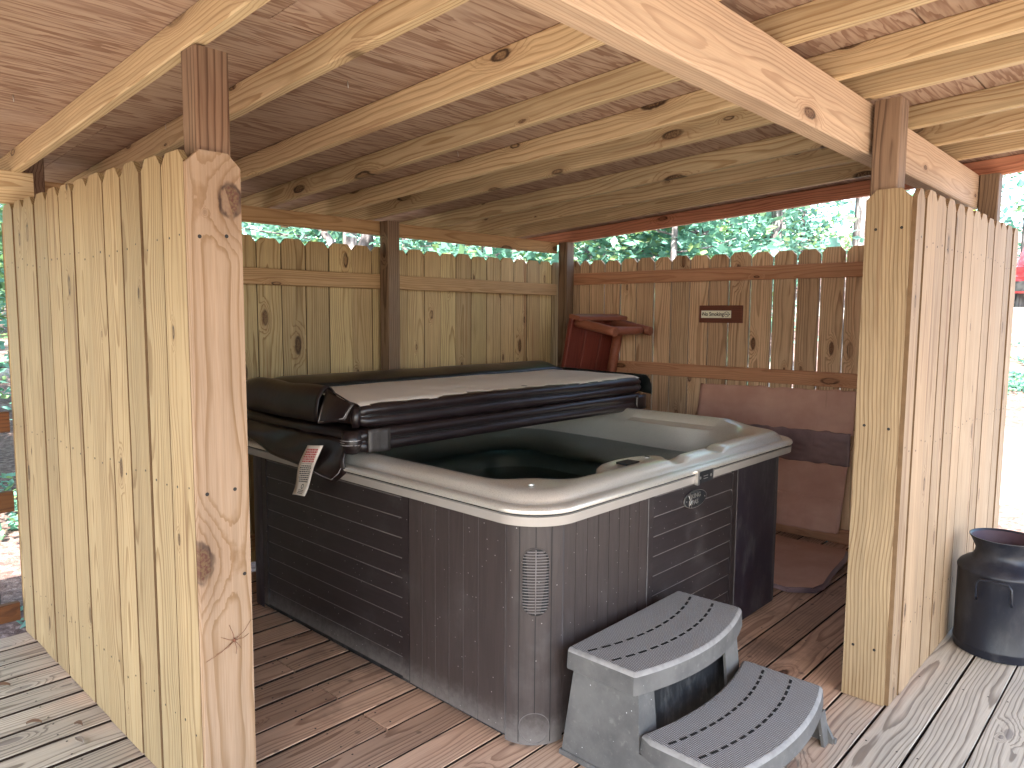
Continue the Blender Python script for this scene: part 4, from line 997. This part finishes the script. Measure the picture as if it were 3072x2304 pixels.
bx = MB(); rows = []
outl = [(1.75, .16), (2.00, .20), (2.347, .222), (2.40, .42), (2.42, .66), (2.445, .86), (2.43, .95), (2.325, 1.03), (1.75, 1.0)]
def crv(z, k=0.0): return [P(u + (k * .02 if u > 2.3 else 0), v, z + (.012 if 2.39 < u < 2.43 else 0) + (.01 if u > 2.3 and v < .5 else 0)) for u, v in outl]
bx.loft([crv(.006, .6), crv(.012, -.5), crv(.018, .9), crv(.024, -.4), crv(.032, 0)], 1, True, False); bx.add(crv(.032, 0), [list(range(len(outl)))], 0)
bxo = bx.build('flattened_box', [M['cardflat'], M['cardtorn']]); tag(bxo, 'flattened cardboard box lying on the deck beside the dark tub panel', 'cardboard')

# ------------------------------------------------------------------ harvestman on the left end board
m = MB(); c_ = P(1.8795, 3.725, .497)
m.tube([c_ + Vector((0, .0, -.005)), c_ + Vector((.001, 0, -.002)), c_ + Vector((.001, 0, .003)), c_ + Vector((0, 0, .006))], [.001, .0042, .0042, .001], 8)
for (dy, dz, k) in ((.052, .042, .5), (.044, .004, .5), (.020, -.030, .5), (.006, -.042, .5), (-.079, -.037, .55), (-.050, -.026, .4), (-.036, .018, .5), (-.012, .046, .5)):
    e_ = Vector((-.0035, dy, dz)); m.tube([c_, c_ + e_ * k + Vector((.009, 0, 0)), c_ + e_], [.0009, .0008, .0005], 5)
o_ = m.build('harvestman', plain('brown_spider', (.16, .055, .025), .5)); tag(o_, 'long-legged brown harvestman resting on the left end board', 'spider')

# ------------------------------------------------------------------ litter on the left deck
def leafbit(u, v, L, w, rot, lab, col):
    m = MB(); d = Vector((math.cos(rot), math.sin(rot), 0)); n = Vector((-d.y, d.x, 0)); b = P(u, v, .004)
    rows = []
    for k in range(7):
        f = k / 6; hw = w * math.sin(math.pi * min(.98, max(.03, f))) ; c_ = b + d * (f - .5) * L + Vector((0, 0, .006 * math.sin(f * 3.1)))
        rows.append([c_ - n * hw + Vector((0, 0, .006)), c_, c_ + n * hw + Vector((0, 0, .008))])
    m.loft(rows, 0, False); o_ = m.build('fallen_leaf', col); tag(o_, lab, 'leaf', 'dry leaves on the left deck'); o_.modifiers.new('solid', 'SOLIDIFY').thickness = .0012
lc = plain('dry_leaf', (.17, .10, .06), .7); lc2 = plain('grey_leaf', (.25, .21, .17), .7)
leafbit(1.20, 3.93, .055, .010, .2, 'curled grey-brown leaf nearest the left fence', lc2)
leafbit(0.97, 4.00, .05, .008, .9, 'dry brown twig-like leaf in the middle of the left deck', lc)
leafbit(1.09, 3.90, .035, .009, .5, 'small dark leaf lying on a board seam by the left fence', lc)
leafbit(0.60, 4.01, .05, .010, 1.1, 'dark dry leaf at the left edge of the picture', lc)

# ------------------------------------------------------------------ trees, shrubs, wood
def leafmat(name, a, b, c3):
    t = NT(name); rn = t.sep(t.attr('rn')); oi = t.n.new('ShaderNodeObjectInfo').outputs['Random']
    c = t.mix(rn[0], a, b); c = t.mix(t.math('MULTIPLY', t.sstep(rn[1], .7, 1.0), .8), c, c3)
    v = t.math('ADD', .8, t.math('MULTIPLY', oi, .4)); c = t.mix(1.0, c, t.comb(v, v, v), 'MULTIPLY')
    t.done(c, .5, .35)
    tr = t.n.new('ShaderNodeBsdfTranslucent'); t.lk(c, tr.inputs[0]); mx = t.n.new('ShaderNodeMixShader'); mx.inputs[0].default_value = .5
    t.t.links.new(t.b.outputs[0], mx.inputs[1]); t.t.links.new(tr.outputs[0], mx.inputs[2]); t.t.links.new(mx.outputs[0], t.n['Material Output'].inputs[0])
    return t.m
M['leaf'] = leafmat('green_leaves', (0.17, 0.30, 0.11), (0.15, 0.31, 0.19), (0.32, 0.39, 0.09))
M['leaf2'] = leafmat('blue_green_leaves', (0.13, 0.31, 0.22), (0.17, 0.34, 0.28), (0.29, 0.40, 0.12))
def barkmat():
    t = NT('grey_bark'); o = t.obj(); v = t.voro(t.vec('MULTIPLY', o, (14.0, 14.0, 4.0)), 1.0); n = t.noise(t.vec('MULTIPLY', o, (20.0, 20.0, 6.0)), 1.0, 5.0, .7)[0]
    c = t.mix(t.sstep(t.math('ADD', v[0], t.math('MULTIPLY', n, .4)), .35, .9), (.25, .235, .235), (.085, .075, .075)); t.bump(t.math('ADD', v[0], n), .9, .03)
    return t.done(c, .9, .1)
M['bark'] = barkmat()
t_ = M['bark'].copy(); t_.name = 'dark_pine_bark'; M['pinebark'] = t_
for n_ in t_.node_tree.nodes:
    if n_.type == 'MIX':
        n_.inputs[6].default_value = (.115, .085, .085, 1); n_.inputs[7].default_value = (.03, .022, .022, 1)
def leafquads(m, c, n, rad, size, flat=.7):
    for _ in range(n):
        p = c + Vector((random.gauss(0, rad), random.gauss(0, rad), random.gauss(0, rad * flat)))
        a = Vector((random.gauss(0, 1), random.gauss(0, 1), random.gauss(0, .45))).normalized(); nn = Vector((random.gauss(0, .6), random.gauss(0, .6), 1)).normalized()
        b = nn.cross(a).normalized(); L = size * random.uniform(.7, 1.4); w = L * random.uniform(.28, .42)
        m.add([p - a * L / 2, p + b * w - a * L * .1, p + a * L / 2 - nn * L * .12, p - b * w - a * L * .1], [[0, 1, 2, 3]], 0)
def mk(name, m, mat):
    me_o = m.build(name, mat); me = me_o.data; bpy.data.objects.remove(me_o); return me
crowns = []; trunks = []
for k in range(5):
    H = (9.5, 7.5, 6.0, 11.0, 5.0)[k]; low = (2.0, 1.5, 0.9, 3.0, .5)[k]; rc = (2.6, 2.2, 1.8, 2.6, 1.7)[k]
    tm = MB(); bend = Vector((random.uniform(-.5, .5), random.uniform(-.5, .5), 0)); r0 = H * .017
    pts = [bend * (f ** 2) + Vector((0, 0, H * .93 * f - .3)) for f in [q / 10 for q in range(11)]]
    tm.tube(pts, [r0 * 1.25] + [r0 * (1 - .85 * q / 10) for q in range(1, 11)], 12)
    cm = MB(); tips = []
    for b in range(26):
        f = random.uniform(low / H, .95); z = H * f; base = bend * (f ** 2) + Vector((0, 0, z)); an = random.uniform(0, 6.283)
        ln = rc * (1.15 - .75 * abs(f - .45) / .55) * random.uniform(.55, 1.1)
        d = Vector((math.cos(an), math.sin(an), random.uniform(-.05, .45)))
        p1 = base + d * ln * .5 + Vector((0, 0, random.uniform(-.1, .15))); p2 = base + d * ln
        tm.tube([base, p1, p2], [r0 * .28 * (1.1 - f), r0 * .16, .006], 5)
        for q in range(7): tips.append(base.lerp(p2, random.uniform(.3, 1.05)) + Vector((random.gauss(0, .22), random.gauss(0, .22), random.gauss(0, .2))))
    for c_ in tips: leafquads(cm, c_, random.randint(20, 40), random.uniform(.18, .38), .125, .55)
    trunks.append(mk('trunk', tm, M['bark'])); crowns.append(mk('crown', cm, M['leaf'] if k % 2 else M['leaf2']))
TREEN = 0
def tree(u, v, k, sc=1.0, rot=None, label=None, grp='trees in the surrounding wood', cat='tree', name='tree'):
    o = thing(name, P(u, v, gh(u, v)), label, cat, grp)
    for nm_, me in (('trunk', trunks[k]), ('crown', crowns[k])):
        c_ = bpy.data.objects.new(nm_, me); COL.objects.link(c_); c_.parent = o
    o.scale = (sc,) * 3; o.rotation_euler.z = random.uniform(0, 6.28) if rot is None else rot
    return o
CU, CV = 3.771, 4.633
def bare(du, dv, dist, dia, H, label, lean=(0, 0), fork=False, grp=None, bark='bark'):
    u, v = CU + du * dist, CV + dv * dist; z0 = gh(u, v)
    o = thing('tree', P(u, v, z0), label, 'tree', grp); m = MB()
    rnd = random.random() * 9
    def tr(a, b, r0, r1, n=14):
        m.tube([a.lerp(b, q / n) + Vector((.05 * mnoise.noise(Vector((rnd, q * .4, 0))), .05 * mnoise.noise(Vector((rnd, 5, q * .4))), 0)) for q in range(n + 1)], [r0 + (r1 - r0) * q / n + .012 * mnoise.noise(Vector((rnd, q * 1.3, 2))) for q in range(n + 1)], 16)
    base = P(u, v, z0 - .2); top = base + Vector((lean[0], lean[1], H))
    tr(base, top, dia / 2, dia * .3)
    if fork:
        a = base + Vector((0, 0, fork)); tr(a, a + Vector((.55, .5, 2.2)), dia * .36, dia * .2); tr(a, a + Vector((-.7, -.65, 1.8)), dia * .3, dia * .15)
    m.build('trunk', M[bark], o)
    cm = MB()
    for q in range(12):
        an = random.uniform(0, 6.283); rr_ = random.uniform(.3, 2.4); leafquads(cm, top + Vector((math.cos(an) * rr_, math.sin(an) * rr_, random.uniform(-2.2, 1.2))), 26, .35, .15, .6)
    cm.build('crown', M['leaf'], o); return o
bare(-.598, -.801, 13.5, .42, 9, 'thick grey trunk just right of the corner post above the fence')
bare(-.823, -.568, 11.0, .24, 8, 'forked trunk showing above the back-left fence left of the middle post', fork=2.25)
bare(-.703, -.711, 13.0, .40, 9, 'broad trunk showing between middle post and corner post')
bare(-.311, -.950, 11.5, .36, 10, 'tall blue-grey trunk beside the right end board', lean=(.25, .1))
bare(-.411, -.912, 15.0, .24, 9, 'slim grey trunk above the back fence left of the right opening', lean=(.5, .2))
bare(-.512, -.859, 17.0, .13, 7, 'thin dark sapling trunk above the middle of the back fence')
bare(-.470, -.883, 18.0, .13, 7, 'thin pale sapling trunk above the no smoking sign')
bare(-.9855, -.168, 5.35, .30, 8, 'rough dark pine trunk behind the brown deck railing', bark='pinebark')
lab = {0: 'tall leafy tree with blue-green crown in the wood behind the fences', 1: 'mid-sized green leafy tree in the wood behind the fences',
       2: 'young blue-green tree with low branches behind the fences', 3: 'tallest green tree with high crown in the wood', 4: 'bushy low young tree filling the gap above the fences'}
spots = []
for q in range(36):
    for _ in range(40):
        an = R(random.uniform(184, 251)); d = random.uniform(9.5, 32) ; u, v = CU + math.cos(an) * d, CV + math.sin(an) * d
        if u > -2.2 and v > -2.6: continue
        if all((u - a) ** 2 + (v - b) ** 2 > 2.2 for a, b in spots) and not (-.5 < u - 2.3 < 4 and v < -1): break
    else: continue
    spots.append((u, v)); k = random.choice((0, 1, 2, 2, 4, 4, 3))
    tree(u, v, k, random.uniform(.85, 1.2), None, lab[k])
for (u, v, k, s_) in ((-3.2, 4.6, 4, .55), (-4.6, 3.6, 2, .7), (-5.5, 5.2, 4, .8), (-3.0, 6.2, 4, .6), (-7, 4.0, 1, 1.), (-9, 6, 0, 1.)): tree(u, v, k, s_, None, 'leafy bush seen past the left end of the picket fence', 'bushes beyond the deck railing', 'bush', 'bush')
for (u, v, k, s_) in ((5.2, -15, 0, 1.1), (1.3, -24.5, 1, 1.2), (5.5, -21, 0, 1.2), (-1.6, -25, 3, 1.1), (3.4, -26, 0, 1.2), (0.6, -17.5, 3, 1.3), (-2.2, -16.5, 1, 1.0)): tree(u, v, k, s_, None, 'leafy tree beyond the gravel drive at the right edge', 'trees beyond the drive')
for (u, v, k, s_) in ((13, 12, 0, 1.1), (18, 4, 3, 1.1), (6, 20, 1, 1.2), (-4, 18, 0, 1.2), (-11, 13, 3, 1.1), (17, -6, 1, 1.2)): tree(u, v, k, s_, None, 'leafy tree standing behind the viewer', 'trees behind the viewer')
# far wood, one mass
m = MB()
for q in range(600):
    an = R(random.uniform(178, 278)); d = random.uniform(30, 48); u, v = CU + math.cos(an) * d, CV + math.sin(an) * d
    leafquads(m, P(u, v, gh(u, v) + random.uniform(.3, 10)), 42, random.uniform(.6, 1.1), .38, .6)
tag(m.build('woodland', M['leaf2']), 'distant mass of green woodland behind the trees', 'woodland', None, 'stuff')
# ground cover right of the fence and by the left trunk
m = MB()
def cover(u0, u1, v0, v1, n, thr=.0):
    for q in range(n):
        u, v = random.uniform(u0, u1), random.uniform(v0, v1)
        if mnoise.noise(Vector((u * .8, v * .8, 7))) < thr: continue
        leafquads(m, P(u, v, gh(u, v) + .06), 9, .07, .075, .5)
cover(1.2, 4.5, -13.0, -5.2, 2600, .02); cover(-7, -1.2, 1.5, 7, 900, .1); cover(.5, 5, -3.0, -.8, 400, .1)
tag(m.build('ground_cover', M['leaf2']), 'patches of low green ground cover on the forest floor', 'ground cover', None, 'stuff')

# ------------------------------------------------------------------ red car far up the drive, mostly outside the frame
cu, cvv = CU - .148 * 24 + 1.05, CV - .989 * 24
cz = max(gh(cu, cvv), 1.42)
car = thing('red_suv', P(cu, cvv, cz), 'red sport utility vehicle parked uphill at the right picture edge', 'car')
pad = thing
cb = bpy.data.materials.new('red_car_paint'); cb = plain('red_paint', (.52, .025, .035), .25, .5, var=.05, coat=.6)
gl = plain('car_glass', (.02, .025, .03), .08, .6); rb = plain('tyre_rubber', (.02, .02, .02), .8)
side = [(-2.2, .45), (-2.25, .75), (-2.15, 1.0), (-2.05, 1.05), (-1.75, 1.62), (-1.3, 1.72), (.3, 1.72), (.55, 1.66), (1.15, 1.12), (2.0, 1.0), (2.2, .85), (2.25, .5), (2.1, .35), (-2.1, .35)]
m = MB(); o3 = P(cu, cvv, cz); rows = []
for (y, s_, ins) in ((-.9, 1, .06), (-.84, 1, 0), (.84, 1, 0), (.9, 1, .06)):
    rows.append([o3 + Vector((y * (1 - .22 * max(0, z - 1.05)), -(-x) * (1 - ins * .4), z if z < 1 else z - ins)) for x, z in side])
m.loft(rows, 0, True, False, cap0=True, cap1=True); m.build('body', cb, car)
def panel(vsx, name, mat):
    m = MB(); m.add([o3 + Vector(q) for q in vsx], [list(range(len(vsx)))]); o_ = m.build(name, mat, car); o_.modifiers.new('solid', 'SOLIDIFY').thickness = .012
panel([(-.68, 2.068 * -1 * -1 * -1 - .0, 1.10), (.68, -2.068, 1.10), (.60, -1.79, 1.58), (-.60, -1.79, 1.58)], 'rear_window', gl)
panel([(-.68, 1.17, 1.14), (.68, 1.17, 1.14), (.60, .60, 1.62), (-.60, .60, 1.62)], 'windscreen', gl)
for s_ in (-1, 1):
    for (a, b) in ((-1.62, -.75), (-.70, .10), (.15, .85)):
        panel([(s_ * .90, a, 1.10), (s_ * .90, b, 1.10), (s_ * .79, min(b, .45), 1.60), (s_ * .79, a + (.12 if a < -1.5 else 0), 1.60)], 'side_window', gl)
    panel([(s_ * .88, -2.235, .72), (s_ * .66, -2.262, .72), (s_ * .66, -2.19, .98), (s_ * .86, -2.16, .98)], 'tail_light', plain('tail_light_red', (.35, .01, .01), .2))
    panel([(s_ * .85, 2.235, .72), (s_ * .60, 2.245, .72), (s_ * .60, 2.15, .92), (s_ * .83, 2.13, .92)], 'headlight', M['silver'])
    for y in (-1.38, 1.42):
        m = MB(); c_ = o3 + Vector((s_ * .80, y, .36)); m.tube([c_ - Vector((.12, 0, 0)), c_ + Vector((.12, 0, 0))], .36, 24); w_ = m.build('wheel', rb, car)
        m = MB(); m.tube([c_ - Vector((.13, 0, 0)), c_ + Vector((.13, 0, 0))], .22, 20); m.build('rim', M['silver'], w_)
m = MB(); m.box(o3 + Vector((-.88, -2.30, .40)), o3 + Vector((.88, -2.20, .64))); m.build('bumper', rb, car)
# level stone-edged pad the car stands on
m = MB(); m.box(P(cu - 1.6, cvv + 3.2, cz - 1.2), P(cu + 3.5, cvv - 3.2, cz - .002)); tag(m.build('parking_pad', M['gravel']), kind='structure')
